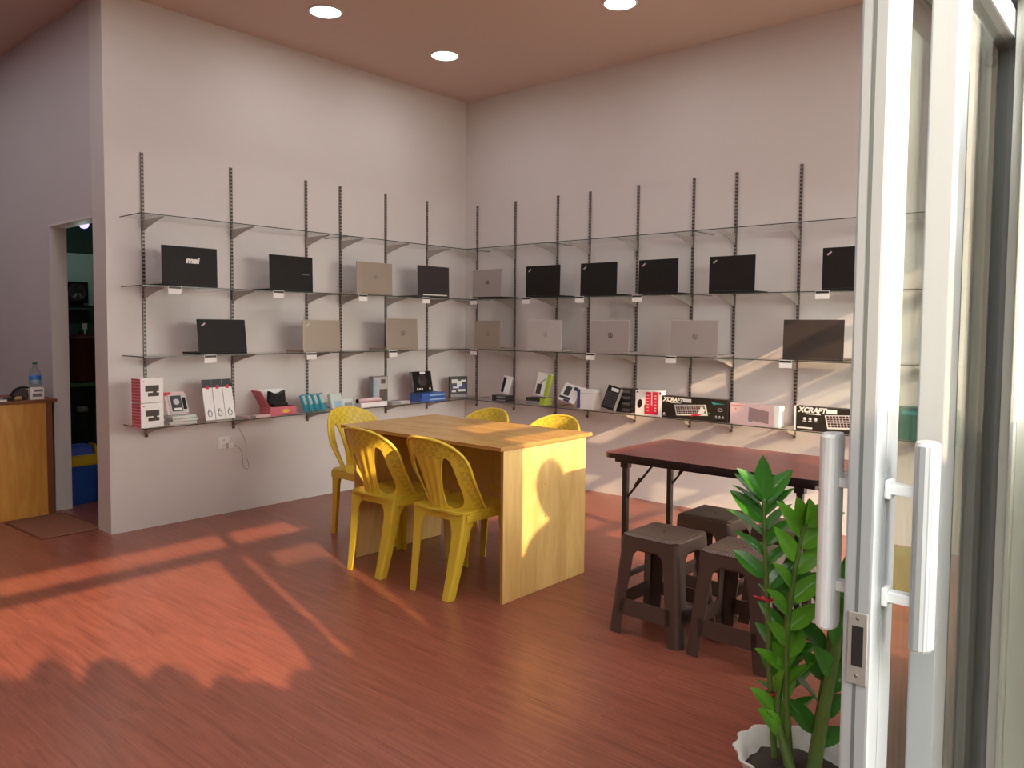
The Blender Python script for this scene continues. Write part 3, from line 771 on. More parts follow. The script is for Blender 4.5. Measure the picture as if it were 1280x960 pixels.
for k, l in enumerate(('lowest', 'second', 'third', 'topmost')):
    t = item('black_box', l+' small black box of the stack behind the leaning calculator pack', 'box', 'R', 1.945, .20, .046*k, 'stacked small black boxes')
    obj('carton', B(-.075, .055, -.05, .05, 0, .044, bev=.002), CARTON, t); obj('printed_band', B(-.02, .05, -.0512, -.0495, .012, .032), GREYM, t)
t = item('calculator_pack', 'black keypad pack leaning against small black boxes', 'keypad', 'R', 1.83, .302, .008)
M_ = leanM(.32) @ Matrix.Rotation(.2, 4, 'Y')
prt('shell', B(-.065, .065, -.02, 0, .012, .195, bev=.004), BLK); prt('display', B(-.025, .045, -.0215, -.0195, .155, .18), WHTP)
bm = NB()
for i in range(4):
    for j in range(6): bm_box(bm, -.055+i*.027, -.033+i*.027, -.0225, -.0195, .03+j*.02, .045+j*.02)
prt('keypad', bm, BLKG); prt('side_rim', B(.056, .066, -.0215, .001, .014, .19), SILV)
# mouse box, red and white
t = item('mouse_box', 'white and red box with a black mouse picture, left of the keyboard carton', 'box', 'R', 2.185, .275, 0)
obj('carton', B(-.11, .11, -.03, .03, 0, .185, bev=.002), PAPER, t)
bm = NB()
bm_box(bm, -.022, .025, -.0313, -.0298, .02, .175); bm_box(bm, .035, .085, -.0313, -.0298, .02, .178); bm_box(bm, -.03, .085, -.0315, -.0298, .012, .08)
obj('red_print', bm, RED, t)
for x in (-.012, .050):
    bm = NB()
    for i in range(6): bm_box(bm, x, x+.018, -.0318, -.031, .035+i*.022, .042+i*.022)
    obj('letter_column', bm, PINKL, t)
bm = NB(); bm_lathe(bm, [(.034, 0), (.031, .002), (.02, .0035), (0, .004)], 24, axis='y')
for v in bm.verts: v.co.y = -v.co.y; v.co.x *= .6
bm.transform(Matrix.Translation((-.072, -.0298, .085)) @ Matrix.Rotation(.2, 4, 'Y')); obj('printed_mouse', bm, BLK, t)
bm = NB(); bm_box(bm, -.1, -.085, -.0312, -.0298, .165, .176); bm_box(bm, .092, .106, -.0312, -.0298, .16, .178); obj('corner_prints', bm, plain('maroon_print', srgb(120, 34, 52), .5), t)
# keyboard cartons
def kb_print(t, ox, oz, sx, sz, y):
    P = lambda u, v: (ox+u*sx+v*sx*-.07, oz+v*sz+u*sz*.22)
    def quad(u0, u1, v0, v1, yy, m, nm):
        bm = NB(); a = [P(u0, v0), P(u1, v0), P(u1, v1), P(u0, v1)]
        bm_prism(bm, [(p[0], p[1]) for p in a], (0, .0006, 0), (0, yy, 0)); return bm
    obj('printed_keyboard', quad(0, 1, 0, 1, y-.0010, 0, ''), WHTP, t)
    bm = NB()
    for i in range(13):
        for j in range(5):
            a = [P(.03+i*.072, .12+j*.17), P(.09+i*.072, .12+j*.17), P(.09+i*.072, .26+j*.17), P(.03+i*.072, .26+j*.17)]
            bm_prism(bm, a, (0, .0006, 0), (0, y-.0016, 0))
    obj('printed_keys', bm, plain('key_print', srgb(70, 40, 40), .5), t)
def lettering(t, s, size, x, z, y, m, shear=.25, bold=.002, nm='lettering'):
    bm = text_bm(s, size, .0008, shear, bold); bm.transform(Matrix.Rotation(PI/2, 4, 'X')); return obj(nm, bm, m, t, loc=(x, y, z))
def icons(t, xs, z, y, m, s=.012):
    bm = NB()
    for x in xs:
        c = NB(); bm_lathe(c, [(s*.8, 0), (s*.7, .0008), (0, .0008)], 14, axis='y')
        for v in c.verts: v.co.y = -v.co.y
        c.transform(Matrix.Translation((x, y, z+s*.8))); _join(bm, c); bm_box(bm, x-s, x+s, y-.0008, y, z-s*.55, z-s*.2)
    obj('printed_icons', bm, m, t)
t = item('keyboard_carton', 'long black keyboard carton with turquoise mark, right of the red mouse box', 'box', 'R', 2.553, .275, 0, 'black keyboard cartons')
obj('carton', B(-.255, .255, -.03, .03, 0, .158, bev=.002), CARTON, t)
lettering(t, 'XCRAFT', .042, -.165, .131, -.0306, WHTP)
obj('printed_line', B(-.19, -.10, -.0308, -.0298, .109, .114), WHTP, t)
obj('price_sticker', B(-.085, -.02, -.0312, -.0298, .12, .145), PAPER, t)
kb_print(t, -.135, .022, .245, .075, -.030)
bm = NB(); bm_prism(bm, [(.03, .045), (.06, .1), (.09, .075), (.075, .055), (.1, .045), (.055, .035)], (0, .0006, 0), (0, -.0318, 0)); obj('printed_splash', bm, WHTP, t)
bm = NB(); bm_prism(bm, [(.03, .038), (.125, .055), (.125, .06), (.04, .046)], (0, .0006, 0), (0, -.0322, 0)); obj('green_print', bm, TURQ, t)
bm = NB(); bm_prism(bm, [(-.03, .022), (.06, .040), (.06, .05), (-.01, .038)], (0, .0006, 0), (0, -.0324, 0)); obj('red_print', bm, RED, t)
bm = NB(); bm_prism(bm, [(.13, .140), (.16, .132), (.24, .126), (.17, .122), (.15, .118)], (0, .0006, 0), (0, -.0308, 0)); obj('turquoise_mark', bm, TURQ, t)
icons(t, (.17, .195, .22), .03, -.0300, GREYC, .009); icons(t, (-.235,), .02, -.03, WHTP, .011)
bm = NB(); bm_tube(bm, [(.20+.016*math.cos(2*PI*k/16), -.0303, .085+.010*math.sin(2*PI*k/16)) for k in range(16)], .0022, 5, close=True); obj('ring_print', bm, GREYC, t)
t = item('pink_carton', 'long pale pink carton with a grey keyboard picture between the black cartons', 'box', 'R', 2.99, .262, 0)
obj('carton', B(-.165, .175, -.04, .04, 0, .142, bev=.002), PINKL, t)
bm = NB(); bm_prism(bm, [(-.035, .035), (.105, .018), (.105, .10), (-.03, .122)], (0, .0006, 0), (0, -.0408, 0)); obj('printed_keyboard', bm, plain('mauve_print', srgb(150, 124, 124), .5, noise=.1), t)
bm = NB(); bm_lathe(bm, [(.016, 0), (.014, .001), (0, .001)], 16, axis='y')
for v in bm.verts: v.co.y = -v.co.y; v.co.z *= .5
bm.transform(Matrix.Translation((-.02, -.0402, .03))); obj('printed_mouse', bm, GREYC, t)
obj('brand_stripe', B(-.155, -.045, -.0412, -.0398, .125, .13), PINK, t)
bm = NB(); bm_lathe(bm, [(.006, 0), (0, .001)], 12, axis='y'); bm.transform(Matrix.Translation((-.125, -.0412, .105))); obj('heart_print', bm, PINK, t)
obj('end_panel', B(.14, .1765, -.0412, .039, .002, .140), PAPER, t); obj('price_sticker', B(.166, .178, -.0418, -.02, .105, .142), WHTP, t)
t = item('keyboard_carton', 'long black keyboard carton half hidden by the door handle', 'box', 'R', 3.53, .27, 0, 'black keyboard cartons')
obj('carton', B(-.255, .255, -.03, .03, 0, .155, bev=.002), CARTON, t)
obj('white_end', B(-.268, -.2545, -.029, .029, 0, .153), PAPER, t)
lettering(t, 'XCRAFT', .046, -.155, .131, -.0306, WHTP); obj('printed_line', B(-.19, -.10, -.0308, -.0298, .105, .111), WHTP, t)
obj('price_sticker', B(-.065, -.0, -.0312, -.0298, .118, .145), PAPER, t)
kb_print(t, -.055, .022, .27, .085, -.030); icons(t, (-.2, -.165, -.13), .065, -.03, WHTP, .012)
obj('white_print', B(-.245, -.15, -.0308, -.0298, .012, .022), WHTP, t)
t = item('green_carton', 'dark green carton seen through the sliding door glass', 'box', 'R', 4.03, .26, 0)
obj('carton', B(-.15, .16, -.045, .045, 0, .195, bev=.002), DGREEN, t); obj('printed_band', B(-.13, .1, -.0462, -.0445, .15, .17), TURQ, t)

# ------------------------------------------------------------------ wall socket, charger and cable
t = thing('wall_socket', 'white double wall socket below the lowest left shelf', 'socket', (0, -2.447, .512), PI/2)
obj('plate', B(-.045, .045, -.009, 0, -.043, .043, bev=.003), WHT, t)
obj('switch', B(-.034, -.022, -.012, -.008, -.025, .025, bev=.002), WHT, t)
bm = NB()
for x in (-.005, .003):
    for z in (-.022, .018): bm_box(bm, x-.0015, x+.0015, -.0095, -.0085, z-.004, z+.004)
obj('socket_hole', bm, DARK, t)
t = thing('charger_plug', 'small white plug charger with a thin cable looping to the shelf', 'charger', (0, -2.41, .49), PI/2)
obj('body', B(-.022, .022, -.045, -.0095, -.018, .018, bev=.005), WHT, t)
bm = NB()
pts = [(.02, -.03, 0), (.05, -.03, -.005), (.095, -.022, -.05), (.10, -.02, -.12), (.105, -.02, -.17), (.13, -.02, -.195), (.152, -.02, -.175), (.145, -.02, -.14), (.125, -.02, -.10), (.13, -.02, -.03), (.132, -.02, .01), (.10, -.02, .07), (.07, -.02, .12)]
def smooth_path(p, it=2):
    for _ in range(it):
        q = [p[0]]
        for a, c in zip(p[:-1], p[1:]):
            a, c = Vector(a), Vector(c); q += [a*.75+c*.25, a*.25+c*.75]
        p = q+[p[-1]]
    return p
bm_tube(bm, smooth_path(pts), .0018, 6); obj('cable', bm, GREYC, t)

# ------------------------------------------------------------------ plywood desk
t = thing('desk', 'yellow plywood desk with solid end panels, yellow chairs around it', 'desk', (0, 0, 0))
bm = NB(); bm_box(bm, 1.45, 2.705, -2.505, -1.75, .757, .776, bev=.0015, seg=1)
bm.normal_update()
for f in bm.faces: f.material_index = 0 if abs(f.normal.z) > .5 else 1
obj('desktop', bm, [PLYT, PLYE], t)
for x in (2.672, 1.53):
    bm = B(x, x+.018, -2.468, -1.79, 0, .757, bev=.001, seg=1); bm.normal_update()
    for f in bm.faces: f.material_index = 0 if abs(f.normal.x) > .5 else 1
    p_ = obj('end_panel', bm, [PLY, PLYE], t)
    bm = NB()
    for z in (.70, .545, .38):
        bm_lathe(bm, [(.004, 0), (.003, .0007), (0, .0008)], 10, c=(x+.018 if x > 2 else x-.0008, -2.14, z), axis='x')
    obj('screw', bm, DARK, p_)
obj('modesty_panel', B(1.548, 2.672, -1.95, -1.935, .28, .757), PLY, t)

# ------------------------------------------------------------------ yellow monobloc chair
def Lsec(cx, cy, z, ax, ay, sx, sy, th, r=.012):
    """L-shaped section, outer corner at (cx,cy), arms ax along -sx*X and ay along -sy*Y"""
    X = lambda a: cx-sx*a
    Y = lambda b: cy-sy*b
    p = [(X(ax), Y(0)), (X(r), Y(0)), (X(r*.3), Y(r*.3)), (X(0), Y(r)), (X(0), Y(ay)), (X(th), Y(ay)), (X(th), Y(th)), (X(ax), Y(th))]
    return [(a, b, z) for a, b in p]
def make_chair():
    t = thing('plastic_chair', '', 'chair', (0, 0, 0), 0, 'yellow plastic chairs round the desk')
    # seat
    def fin(u, v):
        hw = .185+.03*(v+.20)/.42
        return min(1, (1-(abs(u)/hw)**6-(abs(v-.0)/.215)**8))
    def fmap(u, v):
        z = .437-.016*max(0, 1-(u/.18)**2-(v/.19)**2)
        z -= .012*max(0, (v-.15)/.065)**2
        e = max(0, abs(u)-.165)/.05; z -= .01*e*e
        return (u, v, z)
    bm = NB(); bm_sheet(bm, fin, fmap, -.23, .23, -.23, .23, 40, 40, .012)
    bm_box(bm, -.19, .19, .185, .192, .375, .428, bev=.003); bm_box(bm, -.165, .165, -.192, -.185, .385, .425, bev=.003)
    bm_box(bm, -.197, -.190, -.18, .18, .385, .425, bev=.003); bm_box(bm, .190, .197, -.18, .18, .385, .425, bev=.003)
    obj('seat', bm, YEL, t)
    # back
    def half(z):
        if z < .60: return .186+.028*(z-.40)/.2
        q = (z-.60)/.205
        return .214*max(0, 1-q**2.9)**.42 if q < 1 else -1
    def hole(u, z):
        zc, hz = .572, .135
        uc = .106+.06*(z-.56)
        hw = .041+.010*(.572-z)/.135
        return 1-abs((abs(u)-uc)/hw)**2.2-abs((z-zc)/hz)**2.4
    def fin(u, z): return min((half(z)-abs(u))*20, -hole(u, z)*.8)
    def fmap(u, z):
        y = -.198-.10*(z-.42)/.4-.02*((z-.42)/.4)**2+(1.95+2.7*max(0, (.62-z)/.2)**1.4)*u*u
        sp = .075+.06*(z-.44)/.25
        if .40 < z < .72 and abs(u) < sp:
            y -= .0035*math.cos(u/(sp/5)*PI)*min(1, (.72-z)/.04)
        k = max(0, (.46-z)/.06); y += .012*k*k
        return (u, y, z)
    bm = NB()
    bm_sheet(bm, fin, fmap, -.225, .225, .405, .812, 90, 80, .007, lambda u, z: 1 if (z > .70 or abs(u) > .165) else 0)
    rim = []
    for k in range(41):
        a = PI*k/40
        zt = .60+.2045*math.sin(a)**.75 if .02 < a < PI-.02 else .60
        rim.append((zt, 1 if a < PI/2 else -1))
    pts = [(half(z)*s, z) for z, s in rim]
    low = [(half(z), z) for z in [.405+.0195*i for i in range(10)]]
    pts = low+pts+[(-u, z) for u, z in low[::-1]]
    P3 = []
    for u, z in pts:
        q = Vector(fmap(u, z)); 
        if not P3 or (q-P3[-1]).length > .006: P3.append(q)
    bm_tube(bm, P3, .0085, 8)
    obj('backrest', bm, [YEL, YELW], t)
    # legs
    for (sx, sy) in ((-1, -1), (1, -1), (-1, 1), (1, 1)):
        secs = []
        for i in range(13):
            k = i/12; z = .432*(1-k)
            if sy < 0:
                cx = sx*(.188-.040*k); cy = -.192-.065*k**1.3
            else:
                cx = sx*(.212+.010*k); cy = .198+.012*k
            arm = .048+.022*(1-k)+.075*max(0, 1-k/.28)**2.2
            secs.append(Lsec(cx, cy, z, arm, arm*.9, sx, sy, .007))
        bm = NB(); bm_loft(bm, secs); obj('leg', bm, YEL, t)
    register(t); return t
ch0 = make_chair()
ch0.location = (2.325, -2.365, 0); ch0.rotation_euler = (0, 0, 0); ch0['label'] = 'yellow plastic chair on the near side, closest to the sunlit desk end'
dup(ch0, (1.815, -2.375, 0), 0, 'yellow plastic chair on the near side of the desk, the second from its sunlit end')
dup(ch0, (1.235, -2.09, 0), -PI/2, 'yellow plastic chair at the shaded end of the desk, its back to the left wall')
dup(ch0, (1.70, -1.745, 0), PI, 'yellow plastic chair behind the desk, only its top showing, nearer the room corner')
dup(ch0, (2.26, -1.74, 0), PI, 'yellow plastic chair behind the desk, only its top showing, nearer the folding table')

# ------------------------------------------------------------------ folding table and stools
t = thing('folding_table', 'dark red topped folding table with black metal legs', 'table', (0, 0, 0))
TX0, TX1, TY0, TY1, TZ = 2.995, 4.06, -2.075, -1.455, .74
bm = NB(); bm_box(bm, TX0, TX1, TY0, TY1, TZ-.024, TZ, mat=1)
es = [e for e in bm.edges if abs((e.verts[0].co-e.verts[1].co).z) > .01]
bmesh.ops.bevel(bm, geom=es, offset=.045, segments=6, affect='EDGES', profile=.5)
bm.normal_update()
for f in bm.faces: f.material_index = 0 if f.normal.z > .5 else 1
obj('tabletop', bm, [TABLET, LEGB], t)
obj('frame', B(TX0+.04, TX1-.04, TY0+.05, TY1-.05, TZ-.05, TZ-.024, bev=.003), LEGB, t)
for xl, sg in ((3.075, 1), (3.945, -1)):
    for yl in (-1.985, -1.545):
        bm = NB(); bm_box(bm, xl-.014, xl+.014, yl-.014, yl+.014, .0, TZ-.03, bev=.005); bm_box(bm, xl-.022, xl+.022, yl-.018, yl+.018, TZ-.08, TZ-.03, bev=.003)
        obj('leg', bm, LEGB, t)
        bm = NB(); bm_tube(bm, [(xl, yl, .50), (xl+sg*.16, yl, TZ-.04)], .006, 8); bm_tube(bm, [(xl+sg*.055, yl, .5+.075), (xl+sg*.085, yl, .5+.115)], .009, 8); obj('brace', bm, LEGB, t)
    obj('crossbar', B(xl-.012, xl+.012, -1.985, -1.545, .10, .124, bev=.004), LEGB, t)
def make_stool():
    t = thing('plastic_stool', '', 'stool', (0, 0, 0), 0, 'brown plastic stools at the folding table')
    h = .45
    def fin(u, v): return 1-(abs(u)/.142)**9-(abs(v)/.142)**9 if (u*u+v*v) > .008**2 else -1
    def fmap(u, v):
        e = max(0, max(abs(u), abs(v))-.115)/.027
        return (u, v, h-.004-.012*e*e-.003*max(0, 1-(u*u+v*v)/.012))
    bm = NB(); bm_sheet(bm, fin, fmap, -.146, .146, -.146, .146, 48, 48, .008)
    obj('seat', bm, BRNS, t)
    bm = NB()
    def ring(z, hw, r=.02, n=5):
        p = []
        for (sx, sy, a0) in ((1, 1, 0), (-1, 1, PI/2), (-1, -1, PI), (1, -1, 1.5*PI)):
            for k in range(n): 
                a = a0+PI/2*k/(n-1); p.append((sx*(hw-r)+r*math.cos(a), sy*(hw-r)+r*math.sin(a), z))
        return p
    hwz = lambda z: .137+.041*(1-z/h)
    rs = [ring(h-.018, .140), ring(.385, hwz(.385)), ring(.375, hwz(.375)-.007), ring(h-.022, .132)]
    R = [[bm.verts.new(q) for q in r] for r in rs]; n = len(R[0])
    for a in range(4):
        for k in range(n): bm.faces.new((R[a][k], R[a][(k+1) % n], R[(a+1) % 4][(k+1) % n], R[(a+1) % 4][k]))
    obj('apron', bm, BRN, t)
    for (sx, sy) in ((-1, -1), (1, -1), (-1, 1), (1, 1)):
        secs = []
        for i in range(25):
            z = .395*(1-i/24); hw = hwz(z)
            arm = .060+.012*z/.4+.045*max(0, (z-.345)/.05)**2
            secs.append(Lsec(sx*hw, sy*hw, z, arm, arm, sx, sy, .007, .02))
        bm = NB(); bm_loft(bm, secs); obj('leg', bm, BRN, t)
    for s in (-1, 1):
        for ax in (0, 1):
            za, zb = .088, .158
            a, b = hwz(za), hwz(zb); w = .125
            bm = NB()
            P = [(-w, s*a, za), (w, s*a, za), (w, s*b, zb), (-w, s*b, zb)]; Q = [(x, y-s*.007, z) for x, y, z in P]
            if ax: P = [(y, x, z) for x, y, z in P]; Q = [(y, x, z) for x, y, z in Q]
            bm_loft(bm, [P, Q]); obj('stretcher', bm, BRN, t)
    register(t); return t
st0 = make_stool()
st0.location = (3.425, -2.205, 0); st0.rotation_euler = (0, 0, .0); st0['label'] = 'dark brown plastic stool at the front, standing clear of the plant'
dup(st0, (3.80, -2.20, 0), .03, 'dark brown plastic stool at the front, half behind the green plant')
dup(st0, (3.43, -1.72, 0), -.0, 'dark brown plastic stool under the table, behind the front stool clear of the plant')
dup(st0, (3.81, -1.72, 0), .0, 'dark brown plastic stool under the folding table, behind the one half hidden by the plant')
t = thing('olive_box', 'low olive box on the floor, seen through the sliding door glass', 'box', (4.12, -.93, 0), .3)
obj('carton', B(-.16, .16, -.11, .11, 0, .21, bev=.004), OLIVE, t); obj('flap', B(-.162, .162, -.112, 0, .21, .214), OLIVE, t)

# ------------------------------------------------------------------ potted plant by the door
t = thing('potted_plant', 'green leafy plant in a white scalloped pot beside the sliding door', 'plant', (4.43, -3.265, 0))
bm = NB()
scal = lambda a, z: 1+.035*math.cos(a*14)*max(0, (z-.12)/.12) if z > .12 else 1
bm_lathe(bm, [(.085, 0), (.10, .02), (.118, .12), (.132, .20), (.152, .238), (.156, .245), (.148, .245), (.128, .205), (.12, .19)], 84, fn=scal)
pot = obj('pot', bm, POTW, t)
bm = NB()
def bump(a, z): return 1
bm_lathe(bm, [(.127, .196), (.10, .204), (.05, .211), (0, .214)], 30)
for v in bm.verts: v.co.z += random.uniform(-.006, .006)
obj('soil', bm, SOIL, pot)
def leaf(bm, o, d, up, L, W, mat, curl=.15):
    d = d.normalized(); s = d.cross(up).normalized(); n = s.cross(d)
    ns, nw = 10, 4; rows = []
    for i in range(ns+1):
        q = i/ns; w = W*(math.sin(PI*min(1, q**.85))**.75)*(1-.1*q)*.5
        if i in (0, ns): w = .0008
        row = []
        for j in range(-nw, nw+1):
            r = j/nw
            row.append(bm.verts.new(o+d*(L*q)+s*(w*r)+n*(abs(r)*w*.35-curl*L*q*q*1.0)))
        rows.append(row)
    for i in range(ns):
        for j in range(2*nw):
            f = bm.faces.new((rows[i][j], rows[i][j+1], rows[i+1][j+1], rows[i+1][j])); f.material_index = mat; f.smooth = True
def zz_stem(p, r0, r1, leaves, az, bright, n_leaf, L, W, top=True):
    """stem path p (local), paired leaves from fraction 'leaves' upward"""
    P = smooth_path(p, 2); n = len(P)
    bm = NB(); bm_tube(bm, P, [r0+(r1-r0)*i/(n-1) for i in range(n)], 10); s = obj('stem', bm, STEM, t)
    bm = NB()
    for k in range(n_leaf):
        q = leaves+(1-leaves)*(k+.5)/n_leaf; f = q*(n-1); i = min(int(f), n-2); o = Vector(P[i]).lerp(Vector(P[i+1]), f-i)
        tg = (Vector(P[i+1])-Vector(P[i])).normalized()
        a = az+(PI if k % 2 else 0)+random.uniform(-.35, .35)
        side = Vector((math.cos(a), math.sin(a), 0))
        side = (side-tg*side.dot(tg)).normalized()
        d = side*1.0+tg*(.75+.5*q)+Vector((0, 0, random.uniform(-.1, .1)))
        sz = (1-.35*abs(q-.55))*random.uniform(.85, 1.1)
        view = Vector((.36, -.88, .3)); view = (view-d.normalized()*view.dot(d.normalized())).normalized()
        leaf(bm, o, d, (tg*.6+view*.6+side.cross(tg)*random.uniform(-.5, .5)).normalized(), L*sz, W*sz, bright, .12)
    if top: leaf(bm, Vector(P[-1])-tg*.01, tg, Vector((.36, -.9, .2)), L, W, bright, .02)
    obj('leaves', bm, [LEAF, LEAFB], s)
RGT = math.atan2(.6566, .7542)          # world direction that runs to the picture's right
zz_stem([(-.06, .01, .2), (-.075, .0, .40), (-.085, .0, .60), (-.098, -.005, .80), (-.105, 0, .905)], .009, .005, .55, RGT, 0, 14, .125, .054)
zz_stem([(-.02, -.01, .2), (-.028, 0, .36), (-.04, .01, .52), (-.03, .02, .68), (-.01, .03, .84), (.0, .03, .85)], .009, .005, .28, RGT+.3, 1, 18, .115, .052)
zz_stem([(.05, -.02, .2), (.066, -.01, .36), (.09, .01, .54), (.11, .02, .70)], .020, .008, .45, RGT+.6, 0, 9, .13, .06)
zz_stem([(.0, -.03, .21), (-.03, -.02, .28), (-.055, -.01, .34), (-.05, .03, .46)], .015, .007, .30, RGT+.9, 1, 9, .11, .055)
zz_stem([(-.03, .04, .2), (-.06, .07, .36), (-.075, .09, .5), (-.07, .10, .64)], .010, .006, .25, RGT-.5, 0, 14, .12, .055)
zz_stem([(.02, .05, .2), (.03, .08, .36), (.04, .11, .5), (.035, .13, .62)], .010, .006, .15, RGT+.2, 0, 14, .12, .058)
for (x, y, z) in ((-.088, 0, .637), (-.072, .0, .385)):
    bm = NB(); bm_tube(bm, [(x+.013*math.cos(2*PI*k/14), y+.013*math.sin(2*PI*k/14), z) for k in range(14)], .0035, 6, close=True)
    bm_tube(bm, [(x-.012, y-.01, z), (x-.03, y-.02, z+.006)], [.004, .003], 6)
    obj('ribbon', bm, RIBBON, t)

# ------------------------------------------------------------------ counter at the left with small things on it
t = thing('counter', 'orange plywood counter end standing against the side wall', 'counter', (0, 0, 0))
bm = B(-1.40, -.872, -4.70, -3.262, 0, .796, bev=.001, seg=1); obj('body', bm, COUNT, t)
obj('countertop', B(-1.42, -.86, -4.72, -3.226, .796, .818, bev=.003), COUNTE, t)
obj('edge_strip', B(-.874, -.868, -3.298, -3.262, 0, .796), COUNTE, t)
CZ = .818
t = thing('water_bottle', 'clear water bottle with green cap and blue label on the counter', 'bottle', (-.97, -3.33, CZ))
bm = NB(); bm_lathe(bm, [(.034, 0), (.038, .006), (.038, .06), (.036, .065), (.038, .07), (.038, .17), (.036, .19), (.024, .215), (.014, .228), (.013, .245)], 28); obj('body', bm, PET, t)
bm = NB(); bm_lathe(bm, [(.0385, .105), (.0385, .135), (.0385, .165)], 28, mats=[1, 0, 0]); obj('bottle_label', bm, [LABB, BLUEF], t)
bm = NB(); bm_lathe(bm, [(.0155, .243), (.0155, .262), (0, .263)], 20); obj('cap', bm, CAPG, t)
t = thing('small_carton', 'small white printed box in front of the water bottle', 'box', (-.915, -3.345, CZ))
obj('carton', B(-.03, .03, -.043, .043, 0, .082, bev=.001), PAPER, t)
bm = NB(); bm_box(bm, .0298, .0308, -.02, .035, .055, .07); bm_box(bm, .0298, .0308, -.03, .03, .02, .042); obj('printed_picture', bm, GREYM, t)
t = thing('cloth_bag', 'dark brown crumpled pouch beside the small white box', 'pouch', (-.96, -3.43, CZ))
bm = NB(); bmesh.ops.create_icosphere(bm, subdivisions=3, radius=.05)
for v in bm.verts:
    v.co.z = max(0, v.co.z*.9+.035); v.co += Vector((random.uniform(-.004, .004),)*3); v.co.y *= 1.1
obj('pouch', bm, plain('brown_cloth', srgb(70, 54, 54), .8, noise=.3), t)
bm = NB(); bm_tube(bm, smooth_path([(.03, -.07, .03), (.03, -.04, .078), (.03, .01, .09), (.03, .05, .08)]), .006, 8); obj('strap', bm, BLK, t)
t = thing('hand_brush', 'small brush with a wooden handle lying on the counter', 'brush', (-.895, -3.47, CZ))
bm = NB(); bm_tube(bm, [(0, .03, .016), (0, .0, .014), (0, -.02, .012)], [.013, .014, .006], 12); obj('handle', bm, plain('light_wood', srgb(196, 164, 104), .5), t)
bm = NB(); bm_box(bm, -.02, .02, -.075, -.018, 0, .024, bev=.004); obj('bristles', bm, BLK, t)
t = thing('notepad', 'pale pad lying at the picture edge of the counter', 'pad', (-.92, -3.585, CZ))
obj('cover', B(-.06, .06, -.07, .05, .012, .016), GREYC, t); obj('pages', B(-.058, .058, -.068, .048, 0, .0125), PAPER, t)
# doormat
bm = NB(); bm_box(bm, -.33, .30, -.185, .165, .001, .012, bev=.004)
for k in range(36):
    for s in (-1, 1):
        x = -.32+k*.0175; bm_box(bm, x, x+.006, s*.178-.016, s*.178+.016, .001, .005)
tag(obj('doormat', bm, MAT, loc=(-.49, -3.385, 0), rot=(0, 0, .03)), 'brown fibre doormat on the floor in front of the doorway', 'doormat')

# ------------------------------------------------------------------ things in the storeroom
t = thing('trash_bin', 'blue bin with a yellow rim and swing lid inside the doorway', 'bin', (-1.16, -2.995, 0))
bm = NB()
def rr(hx, hy, z, r=.03): return [(sx*(hx-r)+r*math.cos(a0+PI/2*k/4), sy*(hy-r)+r*math.sin(a0+PI/2*k/4), z) for sx, sy, a0 in ((1, 1, 0), (-1, 1, PI/2), (-1, -1, PI), (1, -1, 1.5*PI)) for k in range(5)]
bm_loft(bm, [rr(.12, .098, 0), rr(.13, .112, .29)]); obj('body', bm, BINB, t)
bm = NB(); bm_loft(bm, [rr(.133, .117, .285), rr(.136, .120, .30), rr(.128, .116, .36), rr(.10, .10, .365)]); rimo = obj('rim', bm, BINY, t)
bm = NB(); bm_loft(bm, [rr(.10, .092, .363), rr(.085, .082, .42), rr(.04, .065, .435)]); obj('swing_lid', bm, BINL, t)
for y in (-.104, .104):
    bm = NB(); bm_prism(bm, [(-.11, .36), (.11, .36), (.05, .435), (-.05, .435)], (0, .012, 0), (0, y-.006, 0)); obj('side_arm', bm, BINY, t)
obj('dark_band', B(.12, .134, -.10, .10, .245, .288), BINB, t)
t = thing('metal_rack', 'green metal rack standing in the dark storeroom', 'rack', (-1.8, -2.75, 0))
for z in (.86, .30): obj('rack_shelf', B(-.13, .13, -.26, .40, z-.03, z, bev=.003), GRNM, t)
for x in (-.13, .13):
    for y in (-.26, .40): obj('post', B(x-.012, x+.012, y-.012, y+.012, 0, .86), GRNM, t)
t = thing('stock_pot', 'large maroon pot on the green rack in the storeroom', 'pot', (-1.8, -2.72, .86))
bm = NB(); bm_lathe(bm, [(.12, 0), (.135, .02), (.14, .36), (.146, .365), (.146, .375), (.13, .385), (.02, .40)], 36); obj('body', bm, MAROON, t)
bm = NB(); bm_tube(bm, [(-.03, 0, .395), (-.03, 0, .42), (.03, 0, .42), (.03, 0, .395)], .007, 8); obj('lid_handle', bm, BLK, t)
t = thing('utensil', 'thin pale utensil standing behind the maroon pot', 'utensil', (-1.935, -2.64, .86))
bm = NB(); bm_tube(bm, [(0, 0, 0), (0, .0, .45)], .007, 8); obj('handle', bm, WHT, t); bm = NB(); bm_box(bm, -.005, .005, -.02, .02, .44, .49, bev=.003); obj('head', bm, WHT, t)
t = thing('glass_jar', 'jar with a pale lid on the lower rack shelf', 'jar', (-1.8, -2.72, .30))
bm = NB(); bm_lathe(bm, [(.07, 0), (.075, .01), (.075, .22), (.045, .28), (.04, .31)], 28); obj('body', bm, PET, t)
bm = NB(); bm_lathe(bm, [(.042, .31), (.042, .36), (0, .362)], 24); obj('lid', bm, SILVL, t)
t = thing('water_jug', 'clear jug with a white tap on the floor of the storeroom', 'jug', (-1.50, -2.74, .0))
bm = NB(); bm_lathe(bm, [(.10, 0), (.105, .02), (.105, .42), (.08, .50), (.04, .54), (.04, .58)], 28); obj('body', bm, PET, t)
bm = NB(); bm_box(bm, .10, .13, -.015, .015, .42, .50, bev=.004); obj('tap', bm, WHT, t)
t = thing('louvre_blind', 'pale green slatted blind on the storeroom wall', 'blind', (-1.945, -2.62, 1.50))
bm = NB()
